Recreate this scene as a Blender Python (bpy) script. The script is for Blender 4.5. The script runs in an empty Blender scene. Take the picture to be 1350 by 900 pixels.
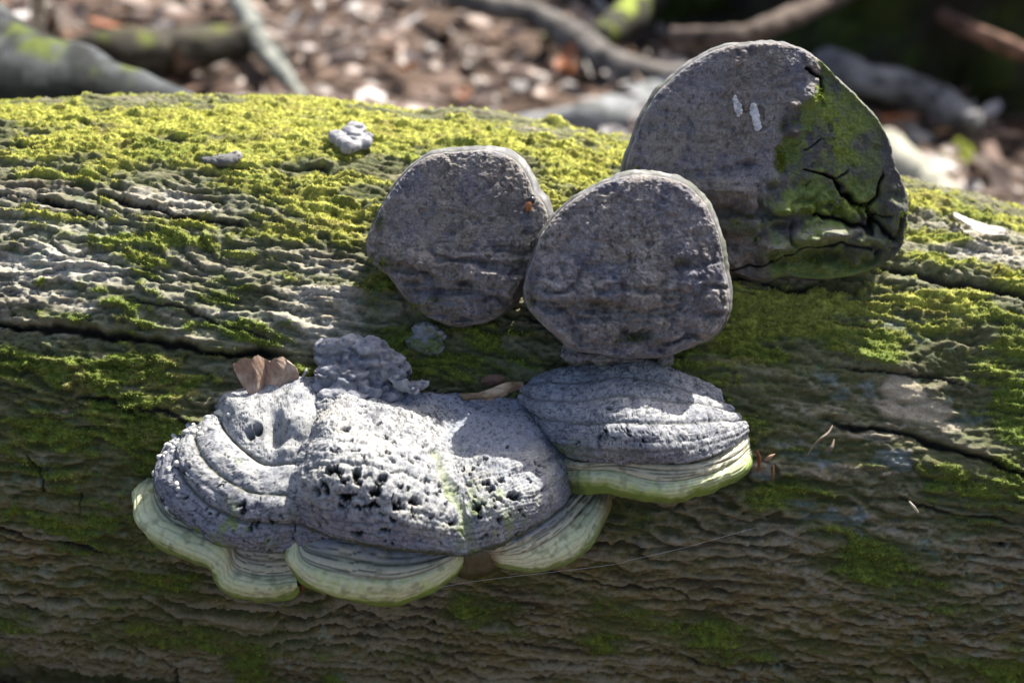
import bpy, math, random
import numpy as np
from mathutils import Vector, Matrix

random.seed(7)
RNG = np.random.default_rng(11)
SC = bpy.context.scene
COL = SC.collection

# ------------------------------------------------------------------ camera
PITCH = math.radians(25.0)
LENS = 55.0
CAM = np.array([0.0, -0.955, 0.504])
cam_data = bpy.data.cameras.new('camera')
cam_data.lens = LENS
cam_data.sensor_width = 36.0
cam_data.clip_start = 0.02
cam_data.clip_end = 400.0
cam = bpy.data.objects.new('camera', cam_data)
COL.objects.link(cam)
cam.location = CAM.tolist()
cam.rotation_euler = (math.pi / 2 - PITCH, 0, 0)
SC.camera = cam
cam_data.dof.use_dof = True
cam_data.dof.focus_distance = 0.85
cam_data.dof.aperture_fstop = 5.6
SC.render.resolution_x = 1024
SC.render.resolution_y = 682

# ------------------------------------------------------------------ light
SUN_EL = math.radians(53)
SUN_AZ = math.radians(40)          # to the right of straight back (+Y)
S_DIR = np.array([math.cos(SUN_EL) * math.sin(SUN_AZ), math.cos(SUN_EL) * math.cos(SUN_AZ), math.sin(SUN_EL)])
world = bpy.data.worlds.new('World')
SC.world = world
world.use_nodes = True
wn = world.node_tree.nodes
wl = world.node_tree.links
sky = wn.new('ShaderNodeTexSky')
sky.sky_type = 'NISHITA'
sky.sun_disc = False
sky.sun_elevation = SUN_EL
sky.sun_rotation = SUN_AZ
sky.dust_density = 4.0
sky.ozone_density = 0.6
sky.air_density = 0.8
bg = wn['Background']
bg.inputs['Strength'].default_value = 0.108
wl.new(sky.outputs[0], bg.inputs['Color'])
sun_d = bpy.data.lights.new('sun', 'SUN')
sun_d.energy = 5.0
sun_d.angle = math.radians(0.5)
sun_d.color = (1.0, 0.95, 0.86)
sun = bpy.data.objects.new('sun', sun_d)
COL.objects.link(sun)
sun.rotation_euler = Vector(S_DIR.tolist()).to_track_quat('Z', 'Y').to_euler()
SC.view_settings.view_transform = 'Standard'
SC.view_settings.look = 'None'
SC.view_settings.exposure = 1.3
SC.view_settings.gamma = 1.0

# ------------------------------------------------------------------ noise
_P = np.random.default_rng(5).permutation(4096).astype(np.int64)
_V = np.random.default_rng(6).random(4096) * 2 - 1

def _h(i, j, k):
    return _V[_P[(_P[(_P[i & 4095] + j) & 4095] + k) & 4095]]

def n3(x, y, z=0.0, seed=0):
    x = np.asarray(x, float); y = np.asarray(y, float) + 0 * x; z = np.asarray(z, float) + 0 * x
    xi = np.floor(x).astype(np.int64); yi = np.floor(y).astype(np.int64); zi = np.floor(z).astype(np.int64)
    fx = x - xi; fy = y - yi; fz = z - zi
    fx = fx * fx * fx * (fx * (fx * 6 - 15) + 10); fy = fy * fy * fy * (fy * (fy * 6 - 15) + 10); fz = fz * fz * fz * (fz * (fz * 6 - 15) + 10)
    zi = zi + seed * 37
    def pl(k):
        a = _h(xi, yi, zi + k); b = _h(xi + 1, yi, zi + k); c = _h(xi, yi + 1, zi + k); d = _h(xi + 1, yi + 1, zi + k)
        ab = a + (b - a) * fx; cd = c + (d - c) * fx
        return ab + (cd - ab) * fy
    p0 = pl(0); p1 = pl(1)
    return p0 + (p1 - p0) * fz

def n2(x, y, seed=0):
    x = np.asarray(x, float); y = np.asarray(y, float)
    xi = np.floor(x).astype(np.int64); yi = np.floor(y).astype(np.int64)
    fx = x - xi; fy = y - yi
    fx = fx * fx * fx * (fx * (fx * 6 - 15) + 10); fy = fy * fy * fy * (fy * (fy * 6 - 15) + 10)
    a = _h(xi, yi, seed); b = _h(xi + 1, yi, seed); c = _h(xi, yi + 1, seed); d = _h(xi + 1, yi + 1, seed)
    ab = a + (b - a) * fx; cd = c + (d - c) * fx
    return ab + (cd - ab) * fy

def fb2(x, y, o=4, seed=0, g=0.5):
    r = 0; a = 1; s = 0
    for i in range(o):
        r = r + a * n2(x * 2 ** i + 17.3 * i, y * 2 ** i + 5.1 * i, seed + i); s += a; a *= g
    return r / s

def fb3(P, f, o=4, seed=0, g=0.5):
    r = 0; a = 1; s = 0
    for i in range(o):
        q = P * (f * 2 ** i) + 9.7 * i
        r = r + a * n3(q[..., 0], q[..., 1], q[..., 2], seed + i); s += a; a *= g
    return r / s

def sst(a, b, x):
    t = np.clip((x - a) / (b - a), 0, 1)
    return t * t * (3 - 2 * t)

def mixc(c, d, m):
    m = np.asarray(m)[..., None]
    return c * (1 - m) + np.asarray(d) * m

# ------------------------------------------------------------------ photo rays into the place
F = 1350 * LENS / 36.0
FW = np.array([0, math.cos(PITCH), -math.sin(PITCH)])
UP = np.array([0, math.sin(PITCH), math.cos(PITCH)])
RT = np.array([1.0, 0, 0])
LR = 0.2
TILT = math.radians(6.3)
AX = np.array([math.cos(TILT), 0, -math.sin(TILT)])
NZ = np.array([math.sin(TILT), 0, math.cos(TILT)])
NY = np.array([0.0, -1.0, 0.0])

def ray(px, py):
    px = np.asarray(px, float); py = np.asarray(py, float)
    a = (px - 675) / F; b = -(py - 450) / F
    return FW + a[..., None] * RT + b[..., None] * UP

def hit_log(px, py, R=LR):
    d = ray(px, py)
    def perp(v): return v - (v @ AX)[..., None] * AX
    dp = perp(d); cp = perp(CAM[None, :])[0]
    A = (dp * dp).sum(-1); B = (dp * cp).sum(-1); C = (cp * cp).sum() - R * R
    D = B * B - A * C
    t = (-B - np.sqrt(np.maximum(D, 0))) / A
    return CAM + t[..., None] * d

def to_sv(P):
    s = P @ AX
    th = np.arctan2(P @ NZ, P @ NY)
    return s, th * LR

def px_sv(px, py):
    return to_sv(hit_log(px, py))

def at_y(px, py, Y):
    d = ray(px, py)
    t = (Y - CAM[1]) / d[..., 1]
    return CAM + t[..., None] * d

def prot(px, py, p):
    """point on the ray that stands p metres in front (towards -Y) of the log surface"""
    h = hit_log(px, py)
    return at_y(px, py, h[..., 1] - np.asarray(p))

GZ = -0.205
def ground_z(x, y):
    return GZ - math.tan(TILT) * np.asarray(x) * np.exp(-np.maximum(np.asarray(y) - 6, 0) * 0.1) * np.clip(6 / (np.abs(x) + 1e-6), 0, 1)

def hit_ground(px, py, dz=0.0):
    d = ray(np.array(px), np.array(py))
    k = math.tan(TILT)
    t = (GZ + dz - CAM[2] - k * CAM[0]) / (d[..., 2] + k * d[..., 0])
    return CAM + t[..., None] * d

# ------------------------------------------------------------------ mesh helpers
def tag(o, label=None, cat=None, group=None, kind=None):
    if label: o['label'] = label
    if cat: o['category'] = cat
    if group: o['group'] = group
    if kind: o['kind'] = kind
    return o

def mesh_obj(name, V, Fc, mat, parent=None, col=None, smooth=True):
    """V (n,3) world coordinates, Fc (m,3|4) int"""
    V = np.asarray(V, np.float64).reshape(-1, 3)
    Fc = np.asarray(Fc, np.int32)
    origin = V.mean(0) if parent is None else np.array(parent.get('_o', (0, 0, 0)))
    me = bpy.data.meshes.new(name)
    k = Fc.shape[1]
    me.vertices.add(len(V)); me.vertices.foreach_set('co', (V - origin).astype(np.float32).ravel())
    me.loops.add(Fc.size); me.loops.foreach_set('vertex_index', Fc.ravel())
    me.polygons.add(len(Fc)); me.polygons.foreach_set('loop_start', np.arange(0, Fc.size, k, dtype=np.int32))
    if smooth: me.polygons.foreach_set('use_smooth', np.ones(len(Fc), bool))
    me.update(calc_edges=True)
    if col is not None:
        a = me.color_attributes.new('tint', 'FLOAT_COLOR', 'POINT')
        c = np.ones((len(V), 4), np.float32); c[:, :3] = np.clip(col.reshape(-1, 3), 0, 1)
        a.data.foreach_set('color', c.ravel())
    me.materials.append(mat)
    o = bpy.data.objects.new(name, me)
    COL.objects.link(o)
    if parent is None:
        o.location = origin.tolist()
    else:
        o.parent = parent
    return o

def empty(name, loc, label, cat, group=None):
    o = bpy.data.objects.new(name, None)
    COL.objects.link(o)
    o.empty_display_size = 0.02
    o.location = [float(c) for c in loc]
    o['_o'] = [float(c) for c in loc]
    return tag(o, label, cat, group)

def grid_faces(nr, nc, wrap=False):
    i = np.arange(nr - 1)[:, None]; j = np.arange(nc if wrap else nc - 1)[None, :]
    j2 = (j + 1) % nc
    a = i * nc + j; b = i * nc + j2; c = (i + 1) * nc + j2; d = (i + 1) * nc + j
    return np.stack([a, b, c, d], -1).reshape(-1, 4)

def grid_normals(G, wrap=False):
    if wrap:
        du = np.roll(G, -1, 1) - np.roll(G, 1, 1)
    else:
        du = np.gradient(G, axis=1)
    dv = np.gradient(G, axis=0)
    n = np.cross(du, dv)
    n /= np.linalg.norm(n, axis=-1, keepdims=True) + 1e-12
    return n

def catmull(P, t):
    """P (n,k) control, t in [0,n-1]"""
    n = len(P)
    i = np.clip(np.floor(t).astype(int), 0, n - 2); f = (t - i)
    f = f.reshape(f.shape + (1,) * (P.ndim - 1))
    g = lambda j: P[np.clip(j, 0, n - 1)]
    p0 = np.where((i == 0).reshape(f.shape), 2 * g(i) - g(i + 1), g(i - 1)); p1 = g(i); p2 = g(i + 1)
    p3 = np.where((i == n - 2).reshape(f.shape), 2 * g(i + 1) - g(i), g(i + 2))
    return 0.5 * (2 * p1 + (p2 - p0) * f + (2 * p0 - 5 * p1 + 4 * p2 - p3) * f ** 2 + (3 * p1 - p0 - 3 * p2 + p3) * f ** 3)

def resample(row, n):
    row = np.array(row, float)
    m = 40 * (len(row) - 1) + 1
    d = catmull(row, np.linspace(0, len(row) - 1, m))
    L = np.r_[0, np.cumsum(np.hypot(*(d[1:, :2] - d[:-1, :2]).T))]
    q = np.linspace(0, L[-1], n)
    return np.stack([np.interp(q, L, d[:, k]) for k in range(d.shape[1])], -1)

def merge(parts):
    Vs, Fs, Cs, off = [], [], [], 0
    for V, Fc, C in parts:
        V = V.reshape(-1, 3)
        Vs.append(V); Fs.append(Fc + off); Cs.append(np.broadcast_to(C, V.shape) if np.ndim(C) == 1 else C.reshape(-1, 3)); off += len(V)
    return np.concatenate(Vs), np.concatenate(Fs), np.concatenate(Cs)

# ------------------------------------------------------------------ materials
def mat_tint(name, scale=900, contrast=0.35, rough=0.85, bump=0.4, bump_d=0.0006, spec=0.3, scale2=None, sss=0.0, sheen=0.0, coat=0.0):
    m = bpy.data.materials.new(name); m.use_nodes = True
    n = m.node_tree.nodes; l = m.node_tree.links
    b = n['Principled BSDF']
    at = n.new('ShaderNodeAttribute'); at.attribute_name = 'tint'
    tc = n.new('ShaderNodeTexCoord')
    nz = n.new('ShaderNodeTexNoise'); nz.inputs['Scale'].default_value = scale; nz.inputs['Detail'].default_value = 6; nz.inputs['Roughness'].default_value = 0.65
    l.new(tc.outputs['Object'], nz.inputs['Vector'])
    mr = n.new('ShaderNodeMapRange'); mr.inputs['From Min'].default_value = 0.25; mr.inputs['From Max'].default_value = 0.75
    mr.inputs['To Min'].default_value = 1 - contrast; mr.inputs['To Max'].default_value = 1 + contrast
    l.new(nz.outputs['Fac'], mr.inputs['Value'])
    vm = n.new('ShaderNodeVectorMath'); vm.operation = 'SCALE'
    l.new(at.outputs['Color'], vm.inputs[0]); l.new(mr.outputs[0], vm.inputs['Scale'])
    l.new(vm.outputs[0], b.inputs['Base Color'])
    nb = n.new('ShaderNodeTexNoise'); nb.inputs['Scale'].default_value = scale2 or scale * 0.8; nb.inputs['Detail'].default_value = 8; nb.inputs['Roughness'].default_value = 0.7
    l.new(tc.outputs['Object'], nb.inputs['Vector'])
    bp = n.new('ShaderNodeBump'); bp.inputs['Strength'].default_value = bump; bp.inputs['Distance'].default_value = bump_d
    l.new(nb.outputs['Fac'], bp.inputs['Height']); l.new(bp.outputs[0], b.inputs['Normal'])
    b.inputs['Roughness'].default_value = rough
    b.inputs['Specular IOR Level'].default_value = spec
    if sheen:
        b.inputs['Sheen Weight'].default_value = sheen
    if coat:
        b.inputs['Coat Weight'].default_value = coat; b.inputs['Coat Roughness'].default_value = 0.4
    return m

def mat_leafy(name, trans=0.35, rough=0.7, scale=400):
    m = mat_tint(name, scale, 0.25, rough, 0.2, 0.0003)
    n = m.node_tree.nodes; l = m.node_tree.links
    b = n['Principled BSDF']; out = n['Material Output']
    t = n.new('ShaderNodeBsdfTranslucent'); at = n.new('ShaderNodeAttribute'); at.attribute_name = 'tint'
    l.new(at.outputs['Color'], t.inputs['Color'])
    mx = n.new('ShaderNodeMixShader'); mx.inputs[0].default_value = trans
    l.new(b.outputs[0], mx.inputs[1]); l.new(t.outputs[0], mx.inputs[2]); l.new(mx.outputs[0], out.inputs['Surface'])
    return m

M_BARK = mat_tint('bark', 700, 0.35, 0.82, 0.7, 0.0010, 0.3)
M_MOSS = mat_leafy('moss_leaf', 0.35, 0.75, 900)
M_PORE = mat_tint('pore_surface', 900, 0.45, 0.8, 1.0, 0.0014, 0.35, scale2=1100)
M_CRUST = mat_tint('fungus_crust', 900, 0.24, 0.70, 0.6, 0.0008, 0.35)
M_MARGIN = mat_tint('fungus_margin', 400, 0.16, 0.6, 0.35, 0.0005, 0.4)
M_LEAF = mat_leafy('dry_leaf', 0.3, 0.6, 350)
M_LITTER = mat_leafy('leaf_litter', 0.2, 0.45, 60)
M_WOOD = mat_tint('dead_wood', 60, 0.35, 0.85, 0.6, 0.004)
M_SOIL = mat_tint('soil', 25, 0.5, 0.95, 0.8, 0.02)
M_SILK = bpy.data.materials.new('silk'); M_SILK.use_nodes = True
_b = M_SILK.node_tree.nodes['Principled BSDF']; _b.inputs['Base Color'].default_value = (0.75, 0.77, 0.8, 1); _b.inputs['Roughness'].default_value = 0.3

# ------------------------------------------------------------------ the fallen log
def poly_dist(S, V, pts):
    """distance and signed side (positive above) of every (s,v) to a polyline"""
    D = np.full(S.shape, 9.0); SG = np.zeros(S.shape); T = np.zeros(S.shape)
    n = len(pts) - 1
    for i in range(n):
        a = pts[i]; b = pts[i + 1]; ab = b - a; L = (ab ** 2).sum() + 1e-12
        t = np.clip(((S - a[0]) * ab[0] + (V - a[1]) * ab[1]) / L, 0, 1)
        dx = S - (a[0] + t * ab[0]); dy = V - (a[1] + t * ab[1])
        d = np.hypot(dx, dy)
        m = d < D
        D[m] = d[m]; SG[m] = np.sign(ab[0] * dy - ab[1] * dx)[m]; T[m] = (i + t[m]) / n
    return D, SG, T

def blob_field(S, V, blobs):
    """max of soft ellipses given in photo pixels, laid on the log"""
    M = np.zeros(S.shape)
    for (px, py, rx, ry, w) in blobs:
        s0, v0 = px_sv(px, py)
        sa, va = px_sv(px, py - ry); sb, vb = px_sv(px, py + ry)
        rv = max(abs(va - vb) / 2, 0.002); rs = rx * 0.000445
        q = ((S - s0 + (V - v0) * 0.1) / rs) ** 2 + ((V - v0) / rv) ** 2
        M = np.maximum(M, w * np.exp(-q * 0.8))
    return M

CRACKS = [  # (pixels, half width mm, depth mm, ledge mm above, ledge length mm)
    ([(-60, 420), (0, 428), (60, 438), (120, 440), (180, 450), (250, 459), (300, 465), (345, 463), (385, 470)], 2.3, 9, 4.0, 26),
    ([(178, 840), (205, 851), (235, 862), (243, 900)], 1.2, 5, 0.5, 10),
    ([(1150, 350), (1200, 357), (1260, 372), (1350, 388), (1420, 400)], 3.5, 6, 4.5, 16),
    ([(1080, 556), (1150, 562), (1205, 577), (1265, 592), (1350, 628), (1420, 640)], 2.4, 7, 3.0, 22),
    ([(55, 146), (85, 148), (112, 152), (124, 162)], 1.6, 5, 1.5, 8),
    ([(372, 224), (400, 226), (436, 226)], 1.2, 4, 1.0, 8),
    ([(940, 372), (985, 366), (1040, 380), (1085, 378)], 2.0, 5, 1.0, 10),
    ([(1110, 480), (1150, 487), (1210, 492), (1290, 510)], 1.2, 2, 3.0, 12),
    ([(-60, 690), (20, 700), (90, 712), (150, 730)], 1.4, 2.5, 2.0, 12),
    ([(-60, 770), (0, 776), (80, 795), (140, 800), (175, 812)], 1.6, 3, 2.2, 12),
    ([(180, 535), (230, 545), (275, 560)], 1.5, 2, 3.5, 10),
    ([(100, 520), (150, 530), (200, 548)], 1.0, 2, 2.5, 8),
    ([(700, 742), (760, 760), (850, 772), (960, 790)], 1.3, 2.5, 1.5, 10),
    ([(860, 855), (960, 880), (1080, 872), (1180, 890)], 1.4, 2.5, 1.8, 10),
    ([(1180, 650), (1230, 672), (1275, 680), (1350, 690)], 1.3, 2.5, 2.0, 10),
    ([(40, 590), (60, 625), (62, 650)], 0.9, 3, 0.6, 5),
    ([(110, 640), (108, 680)], 0.6, 2, 0.2, 4),
    ([(326, 838), (330, 855)], 0.8, 3, 0.2, 3),
    ([(130, 260), (180, 272), (240, 285), (300, 300), (330, 305)], 1.2, 3, 2.5, 9),
    ([(-40, 255), (40, 262), (90, 272), (150, 300)], 1.2, 3, 2.5, 9),
    ([(160, 390), (240, 410), (330, 440), (370, 455)], 1.0, 1, 2.0, 8),
]
MOSS = [
    (60, 135, 150, 22, 1.0), (220, 150, 160, 28, 1.0), (380, 165, 160, 35, 1.0), (520, 185, 110, 28, 1.0), (640, 185, 80, 20, .62),
    (130, 185, 130, 20, .95), (250, 205, 120, 20, .9), (240, 325, 90, 12, .75), (90, 235, 90, 12, .75), (400, 370, 60, 12, .7), (120, 385, 60, 10, .7), (350, 250, 70, 30, .95), (440, 270, 80, 50, 1.0), (470, 320, 50, 30, .8), (380, 310, 80, 25, .8),
    (20, 200, 70, 14, .8), (240, 300, 80, 10, .6), (100, 265, 60, 8, .62), (80, 290, 40, 8, .6),
    (760, 215, 60, 30, .95), (800, 190, 60, 14, .9), (735, 162, 22, 8, 1.0), (720, 200, 40, 20, .7),
    (190, 345, 40, 14, .8), (260, 395, 80, 26, .95), (180, 400, 50, 18, .8), (300, 430, 60, 12, .9), (340, 448, 40, 10, .95), (90, 422, 50, 10, .8),
    (300, 340, 60, 12, .62),
    (30, 470, 80, 30, .95), (90, 500, 80, 30, .8), (200, 480, 60, 22, .72), (235, 505, 50, 16, .8), (160, 540, 70, 26, .9), (215, 590, 60, 50, .98), (60, 560, 80, 22, .72), (100, 620, 60, 14, .6),
    (40, 680, 60, 10, .65), (110, 700, 50, 20, .6), (220, 760, 50, 18, .55), (285, 465, 40, 10, .7), (275, 500, 30, 10, .7),
    (510, 370, 32, 36, 1.0), (540, 450, 30, 34, .95), (590, 480, 60, 22, .95), (640, 440, 60, 40, .85), (690, 460, 40, 30, .8), (495, 400, 25, 30, .9), (590, 495, 90, 12, .9),
    (395, 485, 20, 18, .9), (1010, 420, 90, 30, .7), (940, 450, 55, 30, 1.0), (930, 495, 60, 26, .85), (1000, 470, 60, 20, .6), (1010, 510, 50, 18, .55),
    (1090, 400, 70, 14, .75), (1120, 440, 70, 22, .85), (1160, 470, 30, 14, 1.0), (1230, 265, 60, 12, .9), (1290, 275, 80, 12, .9), (1230, 310, 70, 12, .7), (1240, 345, 50, 16, .95), (1330, 310, 50, 12, .6),
    (1240, 400, 70, 14, .95), (1300, 420, 70, 14, .9), (1250, 430, 90, 14, .8), (1340, 450, 50, 24, 1.0), (1310, 480, 50, 16, .8), (1345, 370, 40, 14, .8),
    (1340, 540, 30, 60, .85), (1290, 650, 60, 28, .9), (1330, 640, 40, 40, .85), (1250, 620, 40, 16, .65), (1000, 572, 34, 28, .95), (980, 640, 40, 16, .65), (1020, 650, 60, 24, .8),
    (1080, 590, 60, 20, .62), (1110, 640, 50, 18, .6), (1145, 740, 40, 30, .95), (1100, 700, 50, 14, .6), (1180, 780, 60, 20, .6), (900, 830, 90, 28, .72), (800, 830, 36, 34, .78), (330, 862, 26, 20, .85), (440, 882, 22, 12, .8),
    (1320, 890, 70, 22, .85), (1120, 800, 60, 14, .55), (620, 800, 40, 16, .5), (840, 700, 40, 16, .5), (1060, 560, 30, 14, .6), (850, 680, 60, 10, .5), (1240, 800, 60, 12, .5), (600, 420, 60, 20, .8),
]
PALE = [(1195, 512, 26, 18, 1.0), (1225, 540, 34, 14, .8), (1180, 535, 24, 12, .6), (1250, 560, 30, 10, .4)]
GREY = [(110, 350, 170, 70, 1.0), (60, 300, 120, 60, 1.0), (250, 270, 90, 20, .8), (330, 430, 130, 30, .9), (430, 400, 90, 60, .8), (1280, 320, 90, 40, .8), (660, 450, 60, 30, .5), (230, 480, 90, 20, .5)]
BLUE = [(1010, 625, 24, 6, 1), (1052, 662, 20, 6, .9), (1070, 665, 12, 8, .7), (1180, 610, 40, 14, .8), (1210, 720, 26, 10, .7), (1100, 680, 60, 18, .5), (1260, 545, 60, 18, .5), (1110, 510, 40, 22, .5), (1200, 430, 40, 16, .5), (1070, 600, 60, 20, .5)]

def build_log():
    sd = np.arange(-0.36, 0.3601, 0.00104)
    so = np.r_[np.linspace(0.369, 0.5, 34), np.linspace(0.512, 1.5, 70)]
    s = np.r_[-so[::-1], sd, so]
    vd = np.arange(math.radians(-32) * LR, math.radians(118) * LR, 0.00098)
    vo = np.linspace(math.radians(118) * LR + 0.003, math.radians(326) * LR - 0.003, 100)
    v = np.r_[vd, vo]
    nr, nc = len(v), len(s)
    S, V = np.meshgrid(s, v)
    VV = V
    # wandering bark
    w = fb2(S * 7, V * 9, 3, 1)
    vw = V + 0.016 * w + 0.0025 * fb2(S * 45, V * 60, 2, 4)
    slope = 0.045 * S
    lowz = sst(math.radians(38), math.radians(10), V / LR)
    ph = (vw + slope) / 0.0100 + (2.3 - 1.0 * lowz) * n2(S * 12, V * 30, 9) + (1.1 - .5 * lowz) * n2(S * 34, V * 60, 10) + (0.55 - .2 * lowz) * fb2(S * 110, V * 170, 3, 12)
    fr = ph - np.floor(ph)
    saw = np.where(fr < 0.16, fr / 0.16, (1 - fr) / 0.84)
    rid = 1 - sst(0, 1, saw)
    ampl = sst(-0.25, 0.55, fb2(S * 8, V * 20, 3, 20)) * (1 - .75 * blob_field(S, V, [(1150, 500, 300, 110, 1), (960, 440, 120, 90, .8), (600, 450, 160, 70, .7)]))
    ph2 = (vw * 1.0 - slope * .5) / 0.0048 + 2.2 * n2(S * 26, V * 60, 29) + 1.5 * n2(S * 80, V * 150, 30) + .6 * fb2(S * 200, V * 260, 2, 32)
    fr2 = ph2 - np.floor(ph2)
    rid2 = np.where(fr2 < .25, fr2 / .25, (1 - fr2) / .75)
    H = (0.0034 + .0014 * lowz) * (saw * (0.25 + 0.9 * ampl)) + 0.0015 * rid2 * (.3 + sst(-.3, .5, fb2(S * 16, V * 30, 2, 33)))
    rough = fb2(S * 75, V * 400, 4, 40)
    H += 0.0028 * rough + 0.0010 * fb2(S * 380, V * 560, 2, 46) + 0.0022 * fb2(S * 30, V * 95, 3, 47)
    sc = fb2(S * 34 + 3 * w, V * 120, 3, 50)
    scale_e = sst(0.03, 0.10, sc)
    H += 0.0015 * scale_e
    H += 0.006 * fb2(S * 5, V * 7, 3, 60)
    # humps along the skyline
    for (px, py, rx, ry, h) in [(640, 158, 70, 10, .006), (735, 160, 20, 7, .008), (600, 160, 25, 10, .004), (120, 118, 30, 6, .006), (1240, 262, 60, 12, .004), (1100, 470, 90, 40, .006), (250, 560, 60, 14, .005), (1320, 640, 50, 40, .008), (1310, 420, 70, 40, .006), (295, 208, 22, 7, .006)]:
        H += blob_field(S, V, [(px, py, rx, ry, 1)]) * h
    H -= 0.006 * blob_field(S, V, [(1200, 540, 80, 30, 1)])
    crackm = np.zeros(S.shape)
    for pts, hw, dp, led, ll in CRACKS:
        p = np.stack(px_sv(*np.array(pts, float).T), -1)
        lo = p.min(0) - 0.03; hi = p.max(0) + 0.03
        i0, i1 = np.searchsorted(v[:len(vd)], [lo[1], hi[1]]); j0, j1 = np.searchsorted(s, [lo[0], hi[0]])
        if i1 <= i0 or j1 <= j0: continue
        sl = (slice(i0, i1), slice(j0, j1))
        ss, vv = S[sl], V[sl] + 0.0042 * fb2(S[sl] * 55, V[sl] * 55, 4, 71, .6)
        D, SG, T = poly_dist(ss, vv, p)
        e = np.clip(np.minimum(T, 1 - T) * 8, 0.0, 1) ** 0.5
        wv = hw / 1000 * (0.6 + 0.7 * sst(-.5, .5, n2(ss * 60, vv * 10, 77))) * (0.35 + 0.65 * e)
        g = np.exp(-(D / wv) ** 2) * e
        H[sl] -= dp / 1000 * g
        H[sl] += np.where(SG > 0, led / 1000 * np.exp(-D / (ll / 1000)) * e * (1 - g), -led * .25 / 1000 * np.exp(-(D / (ll * .5 / 1000))) * e)
        crackm[sl] = np.maximum(crackm[sl], g)
    # small round beetle holes
    for (px, py, r) in [(692, 848, 3.2), (753, 826, 2.6), (516, 866, 2.6), (218, 806, 2.4), (342, 794, 2.4), (1240, 838, 4), (1322, 718, 3.5), (1000, 838, 3), (980, 676, 2.0), (700, 850, 3.0)]:
        s0, v0 = px_sv(px, py)
        d = np.hypot(S - s0, (V - v0) * 1.2)
        g = np.exp(-(d / (r * .00045)) ** 4)
        H -= 0.005 * g; crackm = np.maximum(crackm, g)
    def blurv(A, k):
        c = np.cumsum(np.pad(A, ((k + 1, k), (0, 0)), mode='edge'), 0)
        return (c[2 * k + 1:] - c[:-2 * k - 1]) / (2 * k + 1)
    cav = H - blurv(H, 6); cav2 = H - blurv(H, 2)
    # moss cover
    base = blob_field(S, V, MOSS)
    top = sst(math.radians(104) * LR, math.radians(114) * LR, V) * sst(math.radians(250) * LR, math.radians(150) * LR, V)
    base = np.maximum(base, 0.95 * top)
    out = sst(0.30, 0.37, np.abs(S))
    base = np.maximum(base, out * sst(math.radians(35) * LR, math.radians(75) * LR, V) * sst(math.radians(200) * LR, math.radians(150) * LR, V) * 0.8)
    mn = 0.5 + 0.5 * fb2(S * 40, V * 110, 4, 80) * 1.5
    mn2 = fb2(S * 14, V * 34, 3, 86)
    base = base * (1 + .10 * sst(math.radians(62) * LR, math.radians(85) * LR, V) * sst(.12, -.02, S))
    moss = sst(0.38, 0.70, base * 0.92 + (mn - 0.5) * 0.75 + mn2 * 0.50 + 0.34 * (saw - .5) + .25 * rough)
    grey_ = blob_field(S, V, GREY)
    film = sst(0.05, 0.55, base + .42 * (1 - .7 * grey_) * (1 - .45 * lowz) + mn2 * .6 + (mn - .5) * .5 - 2.0e2 * np.clip(cav, 0, .001))
    fringe = sst(0.62, 0.8, mn + 0.25 * scale_e + .2 * mn2) * 0.35
    pale = blob_field(S, V, PALE) ; pale = sst(0.3, 0.55, pale + .35 * fb2(S * 30, V * 130, 3, 94))
    moss *= 1 - pale
    moss *= 1 - sst(.3, .8, crackm)
    lump = 0.5 + 0.5 * fb2(S * 260, V * 320, 2, 91)
    H += moss * moss * (0.0004 + 0.0020 * lump * lump + 0.0008 * fb2(S * 900, V * 900, 1, 99))
    H *= (1 - .5 * pale)
    # colours
    tone = fb2(S * 26, V * 90, 4, 101); fine = fb2(S * 240, V * 500, 3, 106)
    grey = blob_field(S, V, GREY)
    brown = sst(math.radians(26) * LR, math.radians(-6) * LR, V + 0.012 * fb2(S * 8, V * 8, 2, 110))
    c0 = np.array([.112, .100, .052]); 
    C = np.empty(S.shape + (3,)); C[:] = c0
    C = mixc(C, [.135, .102, .028], brown)
    C = mixc(C, [.46, .44, .37], grey * sst(-.6, .4, tone + .3))
    C = mixc(C, [.24, .21, .14], sst(.1, .55, tone + .5 * fine) * .7)
    C = mixc(C, [.40, .38, .33], scale_e * sst(0.0, .6, fine + .3) * (.28 + .4 * grey) * (1 - .5 * brown))
    C = mixc(C, [.03, .026, .018], sst(.05, -.55, tone) * .65 * (1 - .6 * grey))
    C = mixc(C, [.03, .026, .018], sst(.16, .0, fr + .10 * fine) * .8 * (.3 + ampl) * (.6 + .4 * brown))  # shade under each bark ripple painted into the colour
    C = mixc(C, [.22, .185, .115], sst(.55, .15, fr + .3 * fine) * sst(.06, .14, fr) * brown * ampl * .75)  # light on the ripple crests painted in the same way
    C = mixc(C, [.020, .016, .009], sst(-.0001, -.0016, cav + .5 * cav2) * (.42 + .40 * brown))  # painted relief shading: shade put into the hollows
    C = mixc(C, [.27, .235, .15], sst(.0002, .0016, cav + .6 * cav2) * (.30 + .18 * brown))  # and light put onto the crests
    blue = blob_field(S, V, BLUE)
    C = mixc(C, [.24, .29, .33], sst(.25, .7, blue + .6 * fb2(S * 130, V * 260, 3, 120) - .05) * .75)
    lich = sst(.33, .45, fb2(S * 150, V * 190, 3, 130)) * sst(.0, .4, fb2(S * 12, V * 12, 2, 135))
    C = mixc(C, [.22, .27, .20], lich * .5)
    C = mixc(C, [.052, .070, .011], np.clip(film * (.65 + .35 * fine), 0, 1) * .9)
    C = mixc(C, np.array([.42, .36, .26]), pale * (.65 + .3 * fb2(S * 60, V * 500, 2, 140)))
    rv = RNG.random(S.shape)
    hl = sst(math.radians(40) * LR, math.radians(62) * LR, V + .01 * mn2)[..., None]  # lower moss: deeper green hue, with shade put into its darker tone
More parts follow.
